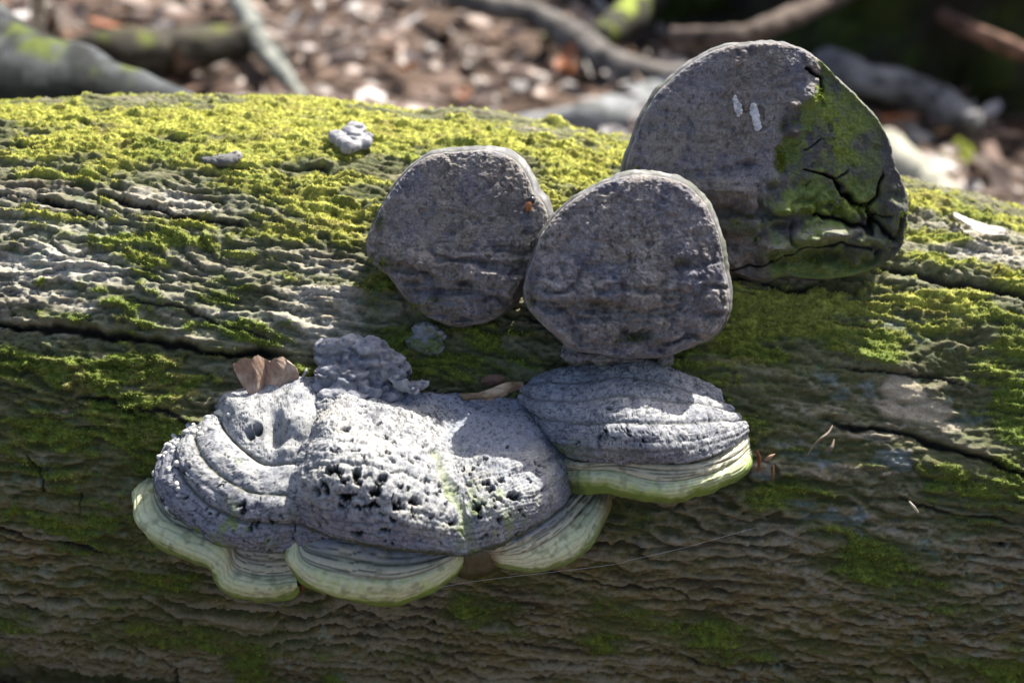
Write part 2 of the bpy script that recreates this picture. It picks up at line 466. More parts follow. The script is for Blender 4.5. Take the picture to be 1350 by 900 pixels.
    mc = (np.array([.12, .155, .018]) * (1 - hl) + np.array([.36, .37, .07]) * hl) * (0.55 + 0.9 * lump * lump)[..., None] * (0.7 + .6 * rv)[..., None]
    dead = sst(.15, .5, fb2(S * 60, V * 120, 3, 150)) * .55
    mc = mixc(mc, [.17, .13, .05], dead)
    mc = mixc(mc, [.10, .15, .02], sst(.1, .5, fb2(S * 22, V * 50, 3, 155)) * .6)
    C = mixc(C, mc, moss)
    C = mixc(C, [.015, .012, .008], sst(.35, .9, crackm))
    th = V / LR
    Rr = LR + H
    # taper and sag of the whole trunk
    Rr = Rr * (1 - 0.03 * S)
    Rr = Rr - 0.20 * np.minimum(S ** 2, .16) * sst(math.radians(48), math.radians(98), th) * sst(math.radians(240), math.radians(150), th)
    P = S[..., None] * AX + Rr[..., None] * (np.cos(th)[..., None] * NY + np.sin(th)[..., None] * NZ)
    # grid normals (rows = around, cols = along)
    Pn = np.concatenate([P[-1:], P, P[:1]], 0)
    N = grid_normals(Pn)[1:-1]
    radial = np.cos(th)[..., None] * NY + np.sin(th)[..., None] * NZ
    sg = np.sign((N * radial).sum(-1).mean()); N = N * sg
    faces = grid_faces(nr, nc)
    j = np.arange(nc - 1)
    last = np.stack([(nr - 1) * nc + j, (nr - 1) * nc + j + 1, j + 1, j], -1)
    faces = np.concatenate([faces, last])
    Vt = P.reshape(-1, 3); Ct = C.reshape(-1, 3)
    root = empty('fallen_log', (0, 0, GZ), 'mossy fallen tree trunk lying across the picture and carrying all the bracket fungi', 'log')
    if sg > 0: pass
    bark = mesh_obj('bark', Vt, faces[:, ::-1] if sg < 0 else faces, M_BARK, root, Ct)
    # sawn ends
    for cidx, sgn in ((0, -1), (nc - 1, 1)):
        ring = P[:, cidx]; cen = ring.mean(0)
        k = 6
        rings = np.stack([cen + (ring - cen) * (1 - q / k) for q in range(k + 1)])
        G = rings
        cc = np.empty(G.shape); q = np.linalg.norm(G - cen, axis=-1)
        cc[:] = [.26, .19, .11]; cc = mixc(cc, [.12, .085, .05], .5 + .5 * np.sin(q * 900))
        mesh_obj('log_end', G, grid_faces(k + 1, nr, True), M_WOOD, root, cc)
    # moss shoots standing on the bark
    ci = slice(len(so) - 20, len(so) + len(sd) + 20)
    sub_m = moss[:len(vd) - 2, ci]; sub_p = P[:len(vd), ci]; sub_n = N[:len(vd), ci]
    dens = sub_m ** 1.5
    rr = RNG.random(dens.shape)
    vis = sst(math.radians(-30) * LR, math.radians(0) * LR, V[:len(vd) - 2, ci]) * .4 + .6
    ii, jj = np.nonzero(rr < dens * 0.62 * vis)
    a = RNG.random(len(ii))[:, None]; b = RNG.random(len(ii))[:, None]
    jj2 = np.minimum(jj + 1, sub_p.shape[1] - 1)
    pts = sub_p[ii, jj] * (1 - a) + sub_p[ii + 1, jj2] * a
    nn = sub_n[ii, jj]
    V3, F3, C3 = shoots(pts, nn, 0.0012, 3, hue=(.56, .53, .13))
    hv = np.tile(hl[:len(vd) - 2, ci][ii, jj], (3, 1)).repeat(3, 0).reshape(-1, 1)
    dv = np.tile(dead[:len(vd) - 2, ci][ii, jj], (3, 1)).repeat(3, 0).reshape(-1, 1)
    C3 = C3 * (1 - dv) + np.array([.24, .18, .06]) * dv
    C3 = C3 * (hv + (1 - hv) * np.array([.42, .55, .42]))  # same green hue and painted shade on the lower shoots
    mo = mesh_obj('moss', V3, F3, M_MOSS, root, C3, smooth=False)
    tag(mo, kind='stuff')
    return root, (S, V, P, N)

def shoots(pts, nn, size, k, hue=(.42, .41, .030)):
    n = len(pts)
    vs = []; cs = []
    shade = 0.6 + 0.8 * RNG.random(n) ; warm = RNG.random(n)
    up = np.array([0, 0, 1.0])
    for q in range(k):
        d = RNG.normal(size=(n, 3)); d /= np.linalg.norm(d, axis=1, keepdims=True)
        ax = nn * 0.75 + d * 0.75 + up * .25
        ax /= np.linalg.norm(ax, axis=1, keepdims=True)
        sd = np.cross(ax, RNG.normal(size=(n, 3))); sd /= np.linalg.norm(sd, axis=1, keepdims=True) + 1e-9
        L = size * (0.55 + 1.0 * RNG.random(n))[:, None]
        w = L * 0.32
        b0 = pts + d * size * .35 - nn * size * .3
        tri = np.stack([b0 - sd * w, b0 + sd * w, b0 + ax * L], 1)
        vs.append(tri.reshape(-1, 3))
        c = np.array(hue)[None] * shade[:, None]
        c = c * (1 - .35 * warm[:, None]) + np.array([.20, .28, .03]) * .35 * warm[:, None]
        c = c * (0.8 + .4 * RNG.random(n))[:, None]
        cs.append(np.repeat(c, 3, 0))
    Vt = np.concatenate(vs); Ft = np.arange(len(Vt)).reshape(-1, 3)
    return Vt, Ft, np.concatenate(cs)

LOG, LOGDATA = build_log()

# ------------------------------------------------------------------ disc shaped fungi
def blob_px(G, blobs):
    """soft spots around photo positions, as distance from the ray through that pixel"""
    d = G - CAM
    depth = d @ FW
    X = 675 + F * (d @ RT) / depth; Y = 450 - F * (d @ UP) / depth
    M = np.zeros(G.shape[:-1])
    for (px, py, rx, ry, w) in blobs:
        M = np.maximum(M, w * np.exp(-(((X - px) / rx) ** 2 + ((Y - py) / ry) ** 2)))
    return M

def line_px(G, pts, w):
    d = G - CAM
    depth = d @ FW
    X = 675 + F * (d @ RT) / depth; Y = 450 - F * (d @ UP) / depth
    X = X + 3.5 * n3(X * .09, Y * .09, 1.0, 3); Y = Y + 3.5 * n3(X * .09, Y * .09, 4.0, 5)
    D, SG, T = poly_dist(X, Y, np.array([p[:2] for p in pts], float))
    ww = np.interp(T, np.linspace(0, 1, len(pts)), [p[2] for p in pts]) if len(pts[0]) > 2 else w
    return np.exp(-(D / ww) ** 2), D * SG

def disc(name, outline, Y, tau, depth, label, face_fn, col_fn, nphi=520, nrho=120, nb=30, shift=(0.003, 0.003), taper=0.72, yaw=0.0, group=None):
    o = np.array(outline, float)
    cx, cy = (o.min(0) + o.max(0)) / 2
    n = np.array([math.sin(yaw) * math.cos(tau), -math.cos(yaw) * math.cos(tau), math.sin(tau)])
    ex = np.cross(np.array([0, 0, 1.0]), -n); ex /= np.linalg.norm(ex); ex = -ex if ex[0] < 0 else ex
    ey = np.cross(n, ex); ey = ey if ey[2] > 0 else -ey
    P0 = at_y(cx, cy, Y)
    d = ray(o[:, 0], o[:, 1])
    t = ((P0 - CAM) @ n) / (d @ n)
    W = CAM + t[:, None] * d - P0
    A = W @ ex; B = W @ ey
    ang = np.unwrap(np.arctan2(B, A)); rad = np.hypot(A, B)
    if ang[-1] < ang[0]: ang = ang[::-1]; rad = rad[::-1]
    phi = np.linspace(0, 2 * math.pi, nphi, endpoint=False)
    a3 = np.concatenate([ang + 2 * math.pi * k for k in range(-2, 4)]); r3 = np.concatenate([rad] * 6)
    idx = np.argsort(a3)
    a3, r3 = a3[idx], r3[idx]
    tt = np.interp(phi, a3 - 0, np.arange(len(a3)))
    if phi.max() > a3.max() or phi.min() < a3.min():
        pass
    r = catmull(r3[:, None], tt)[:, 0]
    r = r * (1 + 0.006 * n2(np.cos(phi) * 6 + 9, np.sin(phi) * 6, 3) + 0.004 * n2(np.cos(phi) * 20 + 9, np.sin(phi) * 20, 4))
    rho = 1 - (1 - np.linspace(0, 1, nrho)) ** 1.25
    RH, PH = np.meshgrid(rho, phi, indexing='ij')
    RR = RH * r[None, :]
    a = RR * np.cos(PH); b = RR * np.sin(PH)
    rm = r.mean()
    rim = (1 - RH) * r[None, :]                       # metres to the edge
    edge = np.clip(1 - rim / 0.0035, 0, 1)
    fs_ = fb3(P0 + a[..., None] * ex + b[..., None] * ey, 420, 3, 370)
    h = -0.0016 * sst(.2, .5, fb3(P0 + a[..., None] * ex + b[..., None] * ey, 150, 2, 372)) * sst(1, .9, RH) - 0.0006 * sst(.35, 0, np.abs(fs_)) + 0.005 * (1 - RH ** 2.2) - 0.0028 * (1 - np.sqrt(np.maximum(1 - edge ** 2, 0)))
    G = P0 + a[..., None] * ex + b[..., None] * ey
    dh, info = face_fn(G, a, b, RH)
    G = G + (h + dh)[..., None] * n
    C = col_fn(G, a, b, RH, info)
    root = empty(name, (P0[0], P0[1] + 0.02, hit_log(cx, o[:, 1].max())[2]), label, 'fungus', group)
    Fc = grid_faces(nrho, nphi, True)
    # orientation: faces should look along n
    nn = np.cross(G[60, 1] - G[60, 0], G[61, 0] - G[60, 0])
    Fcs = Fc if nn @ n < 0 else Fc
    flip = (nn @ n) < 0
    mesh_obj('pore_surface', G, Fc[:, ::-1] if flip else Fc, M_PORE, root, C)
    # hoof body behind the face
    tb = np.linspace(0, 1, nb)
    TB, PB = np.meshgrid(tb, phi, indexing='ij')
    back = depth * TB
    ring_r = r[None, :] * (1 - (1 - taper) * TB ** 1.6) 
    lipb = 0.0014 * np.sin(np.clip(TB * 5, 0, 1) * math.pi) - 0.0016 * np.exp(-(TB / .02) ** 2)
    ridg = 0.0022 * np.abs(np.sin(TB * 15 + .6 * n2(np.cos(PB) * 2, np.sin(PB) * 2, 8))) * sst(0.05, .2, TB)
    ring_r = ring_r + lipb + ridg
    ring_r = ring_r * np.where(TB == 1, 0.0, 1)
    sh = sst(0, .25, TB)
    X = ring_r * np.cos(PB) + shift[0] * sh; Yb = ring_r * np.sin(PB) + shift[1] * sh
    Gb = P0 + X[..., None] * ex + Yb[..., None] * ey + (-0.0029 - back)[..., None] * n
    Gb = Gb + 0.0012 * fb3(Gb, 120, 3, 5)[..., None] * (np.cos(PB)[..., None] * ex + np.sin(PB)[..., None] * ey)
    g = fb3(Gb, 180, 3, 6)
    Cb = np.empty(Gb.shape); Cb[:] = [.12, .12, .12]
    Cb = mixc(Cb, [.24, .24, .235], sst(-.1, .5, g)); Cb = mixc(Cb, [.02, .02, .018], np.exp(-(TB / .035) ** 2) * .95)
    Cb = mixc(Cb, [.07, .075, .04], sst(.2, .7, fb3(Gb, 60, 3, 9) + .25) * .5)
    Fb = grid_faces(nb, nphi, True)
    mesh_obj('cap', Gb, Fb if flip else Fb[:, ::-1], M_CRUST, root, Cb)
    return root, (P0, ex, ey, n)

def pore_cols(G, rh, brown=.5, light=.35, seed=0):
    g1 = fb3(G, 55, 4, 200 + seed); g2 = fb3(G, 400, 3, 210 + seed); g3 = fb3(G, 900, 2, 220 + seed)
    C = np.empty(G.shape); C[:] = [.245, .23, .23]
    C = mixc(C, [.11, .12, .175], sst(.0, .5, fb3(G, 110, 3, 230 + seed) + .3 * g3) * .6)
    C = mixc(C, [.165, .125, .060], sst(-.25, .35, g1 + .5 * g2) * brown)
    C = mixc(C, [.42, .39, .38], sst(.02, .5, g2 + .5 * g3 + .6 * g1) * light * 1.0)
    C = mixc(C, [.10, .095, .10], sst(.1, .45, fb3(G * np.array([.6, 1, 1.3]), 40, 4, 240 + seed)) * .6)
    C = mixc(C, [.30, .27, .23], sst(.1, .45, fb3(G, 48, 4, 250 + seed)) * .55)
    C = mixc(C, [.05, .044, .045], sst(-.15, -.6, g2 + .5 * g3) * .6)
    if np.ndim(rh): C = mixc(C, [.36, .34, .33], sst(.982, .995, rh) * .4)  # sunlit edge painted in as a paler rim band
    return C

def bumps(G, blobs):
    return blob_px(G, blobs)

OUT1 = [(483, 327), (487, 342), (498, 354), (512, 365), (527, 384), (542, 403), (564, 418), (595, 429), (629, 428), (659, 416), (682, 392), (697, 361), (710, 325), (723, 290), (716, 267), (704, 252), (689, 222), (670, 206), (640, 197), (614, 199), (583, 201), (564, 206), (538, 225), (515, 252), (496, 286)]
OUT2 = [(691, 380), (697, 407), (712, 426), (734, 444), (750, 460), (791, 467), (848, 473), (878, 471), (916, 456), (942, 444), (957, 422), (964, 392), (957, 354), (952, 324), (942, 290), (923, 259), (897, 240), (867, 232), (829, 231), (802, 239), (772, 254), (746, 271), (727, 291), (712, 312), (704, 339), (697, 358)]
OUT3 = [(826, 227), (833, 196), (845, 161), (864, 126), (888, 102), (919, 79), (950, 64), (985, 57), (1028, 56), (1055, 63), (1082, 79), (1106, 104), (1133, 129), (1156, 153), (1172, 180), (1183, 219), (1198, 258), (1195, 308), (1183, 336), (1152, 355), (1106, 367), (1043, 365), (1004, 370), (981, 363), (950, 352), (910, 330), (870, 305), (838, 265)]

def face1(G, a, b, RH):
    low = sst(300, 350, 450 - F * ((G - CAM) @ UP) / ((G - CAM) @ FW))
    f = 1 - sst(.93, 1, RH)
    h = 0.0012 * fb3(G, 70, 4, 300) * f + 0.0006 * fb3(G, 330, 3, 301)
    rr = np.abs(fb3(G * np.array([.45, 1, 1.3]), 75, 3, 305))
    h += low * (0.0055 * sst(0, .30, rr) - .002) * f + .0015 * sst(0, .3, np.abs(fb3(G, 120, 3, 306))) * low * f
    h += 0.004 * blob_px(G, [(605, 400, 70, 16, 1), (560, 345, 40, 12, .7), (640, 360, 35, 14, .7)]) * f
    h -= 0.005 * blob_px(G, [(590, 385, 50, 5, 1), (612, 372, 8, 4, 1), (600, 330, 60, 5, .3), (545, 372, 14, 4, .8)]) * f
    return h, low

def colr1(G, a, b, RH, low):
    C = pore_cols(G, RH, .55, .42, 0)
    C = mixc(C, [.09, .075, .035], low * .35 * sst(-.2, .4, fb3(G, 90, 3, 310)))
    C = mixc(C, [.05, .065, .015], blob_px(G, [(500, 295, 7, 7, .8), (575, 395, 12, 4, .8), (525, 302, 6, 3, .6), (690, 370, 14, 40, .35)]))
    return C

def face2(G, a, b, RH):
    low = sst(320, 400, 450 - F * ((G - CAM) @ UP) / ((G - CAM) @ FW))
    f = 1 - sst(.93, 1, RH)
    h = 0.0011 * fb3(G, 80, 4, 320) * f + 0.0008 * fb3(G, 300, 3, 321)
    rr = np.abs(fb3(G * np.array([.7, 1, 1.25]), 62, 4, 325))
    h += (0.25 + low) * (0.0045 * sst(0, .28, rr) - .002) * f + .0014 * sst(0, .3, np.abs(fb3(G, 130, 3, 326))) * (.3 + low) * f
    h += 0.005 * blob_px(G, [(790, 378, 26, 18, 1), (735, 385, 20, 14, .7), (860, 430, 40, 14, .8), (850, 385, 30, 16, .6), (910, 350, 30, 30, .4)]) * f
    h -= 0.006 * blob_px(G, [(838, 440, 20, 8, 1), (790, 398, 18, 4, .9), (772, 420, 14, 4, .8), (898, 350, 10, 6, .7), (855, 322, 5, 4, .5), (720, 398, 26, 3, .6), (820, 395, 5, 18, .6), (800, 410, 30, 3, .6), (872, 415, 18, 3, .5)]) * f
    return h, low

def colr2(G, a, b, RH, low):
    C = pore_cols(G, RH, .5, .62, 5)
    C = mixc(C, [.085, .08, .03], blob_px(G, [(838, 446, 24, 8, .9), (790, 400, 18, 5, .7), (898, 345, 14, 5, .6), (740, 400, 30, 5, .4), (700, 395, 6, 16, .6)]))
    return C

CR3 = [([(1062, 222, 1.0), (1085, 229, 1.3), (1098, 233, 2.0), (1106, 250, 3.5), (1125, 266, 4.5), (1142, 272, 4.5), (1154, 266, 3.5), (1162, 240, 2), (1166, 226, .8)], .010),
       ([(1142, 272, 4), (1152, 288, 5.5), (1150, 305, 5.5), (1128, 298, 3), (1100, 285, 3), (1075, 285, 3)], .010),
       ([(1150, 290, 4), (1165, 300, 3.5), (1175, 316, 2), (1185, 318, 1)], .007),
       ([(1152, 286, 2), (1165, 284, 1.4), (1178, 285, .8)], .004),
       ([(1082, 182, .8), (1070, 190, 1.0), (1058, 200, .8)], .003),
       ([(1062, 92, 2), (1080, 100, 3), (1086, 112, 3), (1084, 122, 1.5)], .007),
       ([(1068, 238, .8), (1066, 244, .8)], .002), ([(1098, 234, 1), (1112, 228, 1), (1118, 226, .6)], .003),
       ([(950, 362, 3), (1000, 350, 2), (1060, 325, 2), (1110, 322, 2), (1150, 330, 2)], .002)]

def face3(G, a, b, RH):
    d = G - CAM; dep = d @ FW
    X = 675 + F * (d @ RT) / dep; Y = 450 - F * (d @ UP) / dep
    f = 1 - sst(.95, 1, RH)
    bound = np.interp(Y, [50, 80, 120, 140, 170, 210, 250, 290, 320], [1068, 1080, 1078, 1050, 1030, 1025, 1010, 1010, 1010]) + 8 * n3(X * .04, Y * .06, 0, 9)
    old = sst(-7, 7, X - bound)
    h = 0.0010 * fb3(G, 80, 4, 340) * (1 - old) + 0.0007 * fb3(G, 330, 3, 341) - 0.0028 * old * f
    h += 0.0022 * fb3(G, 45, 4, 345) * old * f
    low = sst(225, 275, Y)
    rr = np.abs(fb3(G, 60, 3, 348))
    h += low * (0.0065 * sst(0, .3, rr) - .002) * f
    h += 0.012 * blob_px(G, [(1100, 308, 34, 8, 1.0), (1066, 314, 22, 7, .9), (1132, 318, 20, 9, .7), (1030, 330, 40, 12, .8), (960, 250, 50, 16, .6), (1035, 278, 20, 10, .8), (1070, 130, 14, 14, .5), (1044, 175, 8, 6, .9), (1050, 138, 14, 5, .4), (1020, 235, 16, 10, .6), (1000, 300, 16, 10, .6)]) * f
    h -= 0.008 * blob_px(G, [(960, 280, 40, 8, .9), (1085, 338, 60, 8, .7), (1025, 300, 24, 5, .7), (1040, 205, 12, 20, .4), (985, 216, 12, 5, .5), (1120, 295, 30, 6, .4)]) * f
    cr = np.zeros(X.shape)
    for pts, dp in CR3:
        g, _ = line_px(G, pts, 1)
        h -= dp * g; cr = np.maximum(cr, g)
    return h, (old, low, cr, X, Y)

def colr3(G, a, b, RH, info):
    old, low, cr, X, Y = info
    C = pore_cols(G, RH, .5, .3, 9)
    C = mixc(C, [.10, .085, .05], low * sst(-.3, .4, fb3(G, 60, 3, 350)) * .7)
    g = fb3(G, 70, 4, 355); g2 = fb3(G, 260, 3, 357)
    mossy = sst(-.42, .2, g + .3 * g2) * old
    C = mixc(C, [.085, .085, .080], old * .8)
    C = mixc(C, [.18, .24, .055], mossy * .9 * sst(1185, 1140, X + 30 * g))
    C = mixc(C, [.22, .27, .04], old * blob_px(G, [(1098, 170, 22, 30, 1), (1110, 192, 22, 16, 1), (1110, 275, 40, 10, .9), (1080, 200, 30, 30, .5), (1180, 280, 12, 24, .7), (1100, 130, 16, 14, .5), (1120, 160, 18, 30, .5)]) * sst(-.4, .3, g2 + g))
    C = mixc(C, [.36, .32, .32], blob_px(G, [(1085, 308, 66, 9, 1), (1030, 325, 40, 10, .7)]) * sst(-.4, .3, g2) * .8)
    C = mixc(C, [.07, .085, .02], blob_px(G, [(1085, 338, 70, 12, .8), (985, 300, 30, 12, .6), (1170, 345, 30, 14, .6), (830, 225, 8, 8, .6)]))
    C = mixc(C, [.01, .009, .007], sst(.3, .8, cr))
    return C

D1, FR1 = disc('hoof_fungus', OUT1, -0.150, math.radians(20), 0.075, 'left one of the pair of rounded grey hoof fungi, behind the big white shelf fungus', face1, colr1, shift=(0.0030, 0.0022))
D2, FR2 = disc('hoof_fungus', OUT2, -0.178, math.radians(19), 0.085, 'rounded grey hoof fungus in front, its lower edge resting on the small striped shelf fungus', face2, colr2, shift=(0.0032, 0.0012))
D3, FR3 = disc('hoof_fungus', OUT3, -0.105, math.radians(18), 0.085, 'largest upright hoof fungus, with a cracked mossy right half and two white droppings', face3, colr3, nphi=600, nrho=150, shift=(-0.0002, 0.0002), taper=.8)

# ------------------------------------------------------------------ lofted shelf fungi
def loft(rows, nc, nr, under=True, back=True, lip_drop=0.004, under_p=None, lead=0.02):
    """rows of (px,py,protrusion) from the attachment to the lip -> grid nr x nc"""
    R = []
    for row in rows:
        q = resample(row, nc)
        R.append(prot(q[:, 0], q[:, 1], q[:, 2]))
    nrow = len(R)
    R0 = R[0]
    L = []
    if back: L.append(R0 + np.array([0, lead, -.006]))
    L += R
    lip = R[-1]
    pl = resample(rows[-1], nc)[:, 2][:, None]
    if under:
        L.append(lip + np.array([0, .35, 0]) * np.maximum(pl, .008) * .25 + np.array([0, 0.001, -lip_drop]))
        L.append(lip + np.array([0, 1, 0]) * pl * .7 + np.array([0, 0, -lip_drop * .6]))
        L.append(lip + np.array([0, 1, 0]) * (pl + .02) + np.array([0, 0, -lip_drop * .2]))
    K = np.stack(L)
    # row spacing in proportion to arc length
    seg = np.linalg.norm(np.diff(K, axis=0), axis=-1).mean(1)
    cum = np.r_[0, np.cumsum(seg)]
    dens = np.linspace(0, cum[-1], 400)
    tt = np.interp(np.linspace(0, 1, nr), [0, 1], [0, cum[-1]])
    t = np.interp(tt, cum, np.arange(len(K)))
    G = catmull(K, t)
    off = 1 if back else 0
    Vp = np.repeat((t - off)[:, None], nc, 1)          # 0 at first given row, nrow-1 at the lip
    U = np.repeat(np.linspace(0, 1, nc)[None], nr, 0)
    return G, U, Vp, nrow - 1

def outward(G):
    N = grid_normals(G)
    m = ((CAM - G) * N).sum(-1)
    k = G.shape[0] // 2
    if m[:k].mean() < 0: N = -N; fl = True
    else: fl = False
    return N, fl

def add_grid(name, G, fl, mat, root, C):
    Fc = grid_faces(*G.shape[:2])
    return mesh_obj(name, G, Fc if not fl else Fc[:, ::-1], mat, root, C)

def to_px(G):
    d = G - CAM; dep = d @ FW
    return 675 + F * (d @ RT) / dep, 450 - F * (d @ UP) / dep

def bands(V, edges, pw=.5):
    """puffed growth zones between the given row values, with grooves in between"""
    h = np.zeros(V.shape)
    for a, b in zip(edges[:-1], edges[1:]):
        m = (V >= a) & (V < b)
        f = (V[m] - a) / (b - a)
        h[m] = np.sin(np.pi * np.clip(f, 0, 1)) ** pw
    return h

def pits(G, N, spots, seed=0):
    """irregular holes: (point, radius, depth)"""
    H = np.zeros(G.shape[:2]); M = np.zeros(G.shape[:2])
    q = G + 0.0022 * np.stack([fb3(G, 420, 2, 400 + seed), fb3(G, 420, 2, 410 + seed), fb3(G, 420, 2, 420 + seed)], -1)
    for c, r, dp, st in spots:
        dd = q - c
        d = np.sqrt((dd[..., 0] / st) ** 2 + dd[..., 1] ** 2 + dd[..., 2] ** 2)
        g = sst(1.25 * r, .65 * r, d)
        H = np.maximum(H, dp * g); M = np.maximum(M, g)
    return H, M

def crust_cols(G, light=(.275, .28, .28), seed=0, dark=.6):
    g1 = fb3(G, 70, 3, 500 + seed); g2 = fb3(G, 330, 3, 510 + seed); g3 = fb3(G, 900, 2, 520 + seed)
    C = np.empty(G.shape); C[:] = light
    C = mixc(C, [.16, .17, .20], sst(.25, -.35, g1 + .4 * g2) * dark)
    C = mixc(C, [.38, .375, .355], sst(.05, .5, g2 + .4 * g3) * .5)
    C = mixc(C, [.07, .07, .08], sst(-.34, -.46, g2 + .25 * g3) * .8)
    return C

BIG = empty('shelf_fungus', prot(np.array(500.), np.array(600.), 0.0), 'biggest whitish grey shelf fungus with many holes and pale green lower lips, front left', 'fungus')
SML = empty('shelf_fungus', prot(np.array(840.), np.array(560.), 0.0), 'smaller striped grey shelf fungus with pale green lip, directly below the middle hoof fungus', 'fungus')

# --- left lobe of the big shelf
rowsL = [
    [(288, 534, 0), (305, 524, 0), (335, 519, .004), (375, 508, .006), (410, 500, .006), (445, 498, .000)],
    [(291, 540, .004), (306, 532, .012), (330, 545, .022), (365, 550, .026), (405, 545, .026), (445, 548, .010)],
    [(290, 548, .005), (300, 570, .022), (322, 592, .036), (352, 612, .044), (405, 610, .044), (450, 614, .030)],
    [(268, 552, .004), (262, 585, .026), (290, 622, .046), (338, 652, .056), (395, 654, .056), (440, 652, .044)],
    [(248, 566, .003), (234, 606, .026), (252, 650, .046), (306, 686, .060), (350, 694, .062), (400, 694, .058), (435, 690, .054)],
    [(240, 573, .002), (214, 606, .018), (213, 640, .030), (232, 672, .042), (264, 692, .052), (296, 710, .058), (335, 720, .060), (378, 720, .058), (410, 714, .056), (440, 708, .052)],
]
G, U, Vv, NL = loft(rowsL, 330, 300, lip_drop=.003)
N, fl = outward(G)
X, Y = to_px(G)
vw = Vv + .10 * fb3(G, 40, 2, 600)
act = sst(-.2, .1, vw) * sst(NL + .3, NL, vw)
h = 0.0036 * bands(vw, [-1, 2.05, 3.05, 3.85, NL + .25], .42) * act * (1 + .5 * fb3(G, 30, 2, 605))
h -= .0012 * np.exp(-((vw - 2.05) / .05) ** 2)
h += 0.0010 * bands(vw + .12 * fb3(G, 90, 2, 606), [3.05, 3.5, 3.85, 4.2, 4.6, 5.2], .5) * act * .7
h += .0022 * fb3(G, 45, 3, 608)
h += 0.0018 * fb3(G, 70, 3, 601) + 0.0009 * fb3(G, 260, 3, 603)
h += .006 * blob_px(G, [(390, 560, 22, 16, .7), (372, 595, 18, 12, .6)]) - .009 * blob_px(G, [(366, 574, 12, 20, 1), (341, 570, 5, 5, 1.1), (331, 575, 5, 6, .8)])

wk = np.abs(fb2(U * 22 + 3, vw * 11, 3, 680) + .05 * fb3(G, 300, 2, 9))
wrk = sst(.055, .0, wk) * act
h -= .0007 * wrk
spots = []
for k in range(130):
    i = int(random.triangular(120, 245, 215)); j = random.randrange(60, 320)
    spots.append((G[i, j], random.uniform(.0005, .0013), .003, random.uniform(.8, 1.8)))
ph_, pm = pits(G, N, spots, 1)
Gd = G + (h - ph_)[..., None] * N
C = crust_cols(Gd, seed=1)
g = fb3(Gd, 160, 3, 607)
C = mixc(C, [.17, .18, .22], sst(3.2, 4.5, vw + .4 * g) * .7 * act)  # blue-grey shade painted over the lower front of the lobe
lnL = np.abs(np.sin((vw * 5 + .15 * g + .8 * n2(U * 5, vw * 0, 4)) * math.pi))
C = mixc(C, [.07, .075, .095], sst(.34, .10, lnL) * sst(2.6, 3.6, vw) * .7)
spk = fb2(U * 60, vw * 16, 3, 662)
C = mixc(C, [.05, .05, .055], sst(.28, .36, spk) * .75 * sst(2.5, 3.2, vw))
C = mixc(C, [.045, .045, .05], wrk * .75)
groove = np.zeros(vw.shape)
for e in (2.05, 3.05, 3.85):
    groove = np.maximum(groove, np.exp(-((vw - e) / .05) ** 2))
C = mixc(C, [.09, .09, .06], groove * .9)
C = mixc(C, [.12, .17, .03], np.clip(sst(0.1, .5, g + .1) * blob_px(G, [(330, 690, 50, 26, .9), (270, 690, 30, 14, .9), (318, 635, 14, 22, .7), (300, 710, 60, 8, 1)]), 0, 1) + .0)
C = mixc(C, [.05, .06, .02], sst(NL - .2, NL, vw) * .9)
C = mixc(C, [.012, .011, .01], pm)
C = mixc(C, [.03, .03, .03], blob_px(G, [(345, 570, 7, 6, 1), (333, 577, 7, 6, 1)]))
add_grid('cap_lobe', Gd, fl, M_CRUST, BIG, C)
GL, NLN, UL, VL = Gd, N, U, vw

# --- middle and right lobes
rowsM = [
    [(398, 512, .004), (420, 500, .010), (470, 500, .012), (520, 515, .012), (570, 522, .010), (625, 522, .006), (684, 527, .003)],
    [(402, 535, .022), (435, 522, .024), (480, 528, .024), (540, 540, .022), (600, 545, .020), (655, 545, .016), (704, 548, .008)],
    [(402, 575, .036), (440, 572, .054), (500, 578, .054), (560, 592, .050), (598, 600, .044), (640, 590, .042), (690, 582, .036), (728, 578, .014)],
    [(392, 612, .048), (430, 610, .074), (500, 620, .078), (565, 640, .074), (602, 652, .064), (645, 638, .062), (700, 622, .050), (742, 598, .020)],
    [(382, 650, .058), (425, 655, .082), (495, 668, .088), (562, 685, .086), (608, 694, .076), (655, 676, .072), (712, 652, .054), (753, 622, .020)],
    [(394, 688, .056), (440, 705, .076), (493, 716, .084), (543, 722, .086), (588, 728, .080), (617, 727, .074), (658, 716, .068), (699, 693, .054), (732, 672, .036), (754, 644, .014)],
]
G, U, Vv, NM = loft(rowsM, 460, 330, lip_drop=.003)
N, fl = outward(G)
X, Y = to_px(G)
vw = Vv + .08 * fb3(G, 40, 2, 620)
act = sst(-.2, .2, vw) * sst(NM + .3, NM, vw)
holey = blob_px(G, [(470, 650, 90, 42, 1), (560, 665, 70, 45, .9), (640, 660, 60, 40, .85), (480, 600, 80, 25, .4), (700, 640, 45, 35, .5)])
h = 0.0030 * bands(vw, [-1, .9, 2.0, 2.92, 3.9, NM + .3], .4) * act * (.6 + .5 * fb3(G, 35, 2, 656)) + 0.0010 * fb3(G * np.array([1, 1, 1]), 70, 3, 621) * act
strat = np.sin((vw * 9 + 1.2 * fb3(G, 60, 2, 640)) * 2 * math.pi) * sst(560, 620, X)
h += 0.00028 * strat * act * sst(-.3, .3, fb3(G, 50, 2, 641))
h += 0.0013 * fb3(G, 200, 4, 623) + .0007 * fb3(G, 700, 2, 625)
crease, _ = line_px(G, [(570, 600, 4), (590, 640, 6), (604, 670, 8), (616, 700, 9), (624, 730, 8)], 1)
crease = crease * (.5 + .5 * sst(-.4, .3, fb3(G, 130, 3, 650)))
h -= .0026 * crease * sst(NM + .1, NM - .5, vw)
h += .0026 * fb3(G, 38, 3, 655) * act * sst(NM + .1, NM - .8, vw)
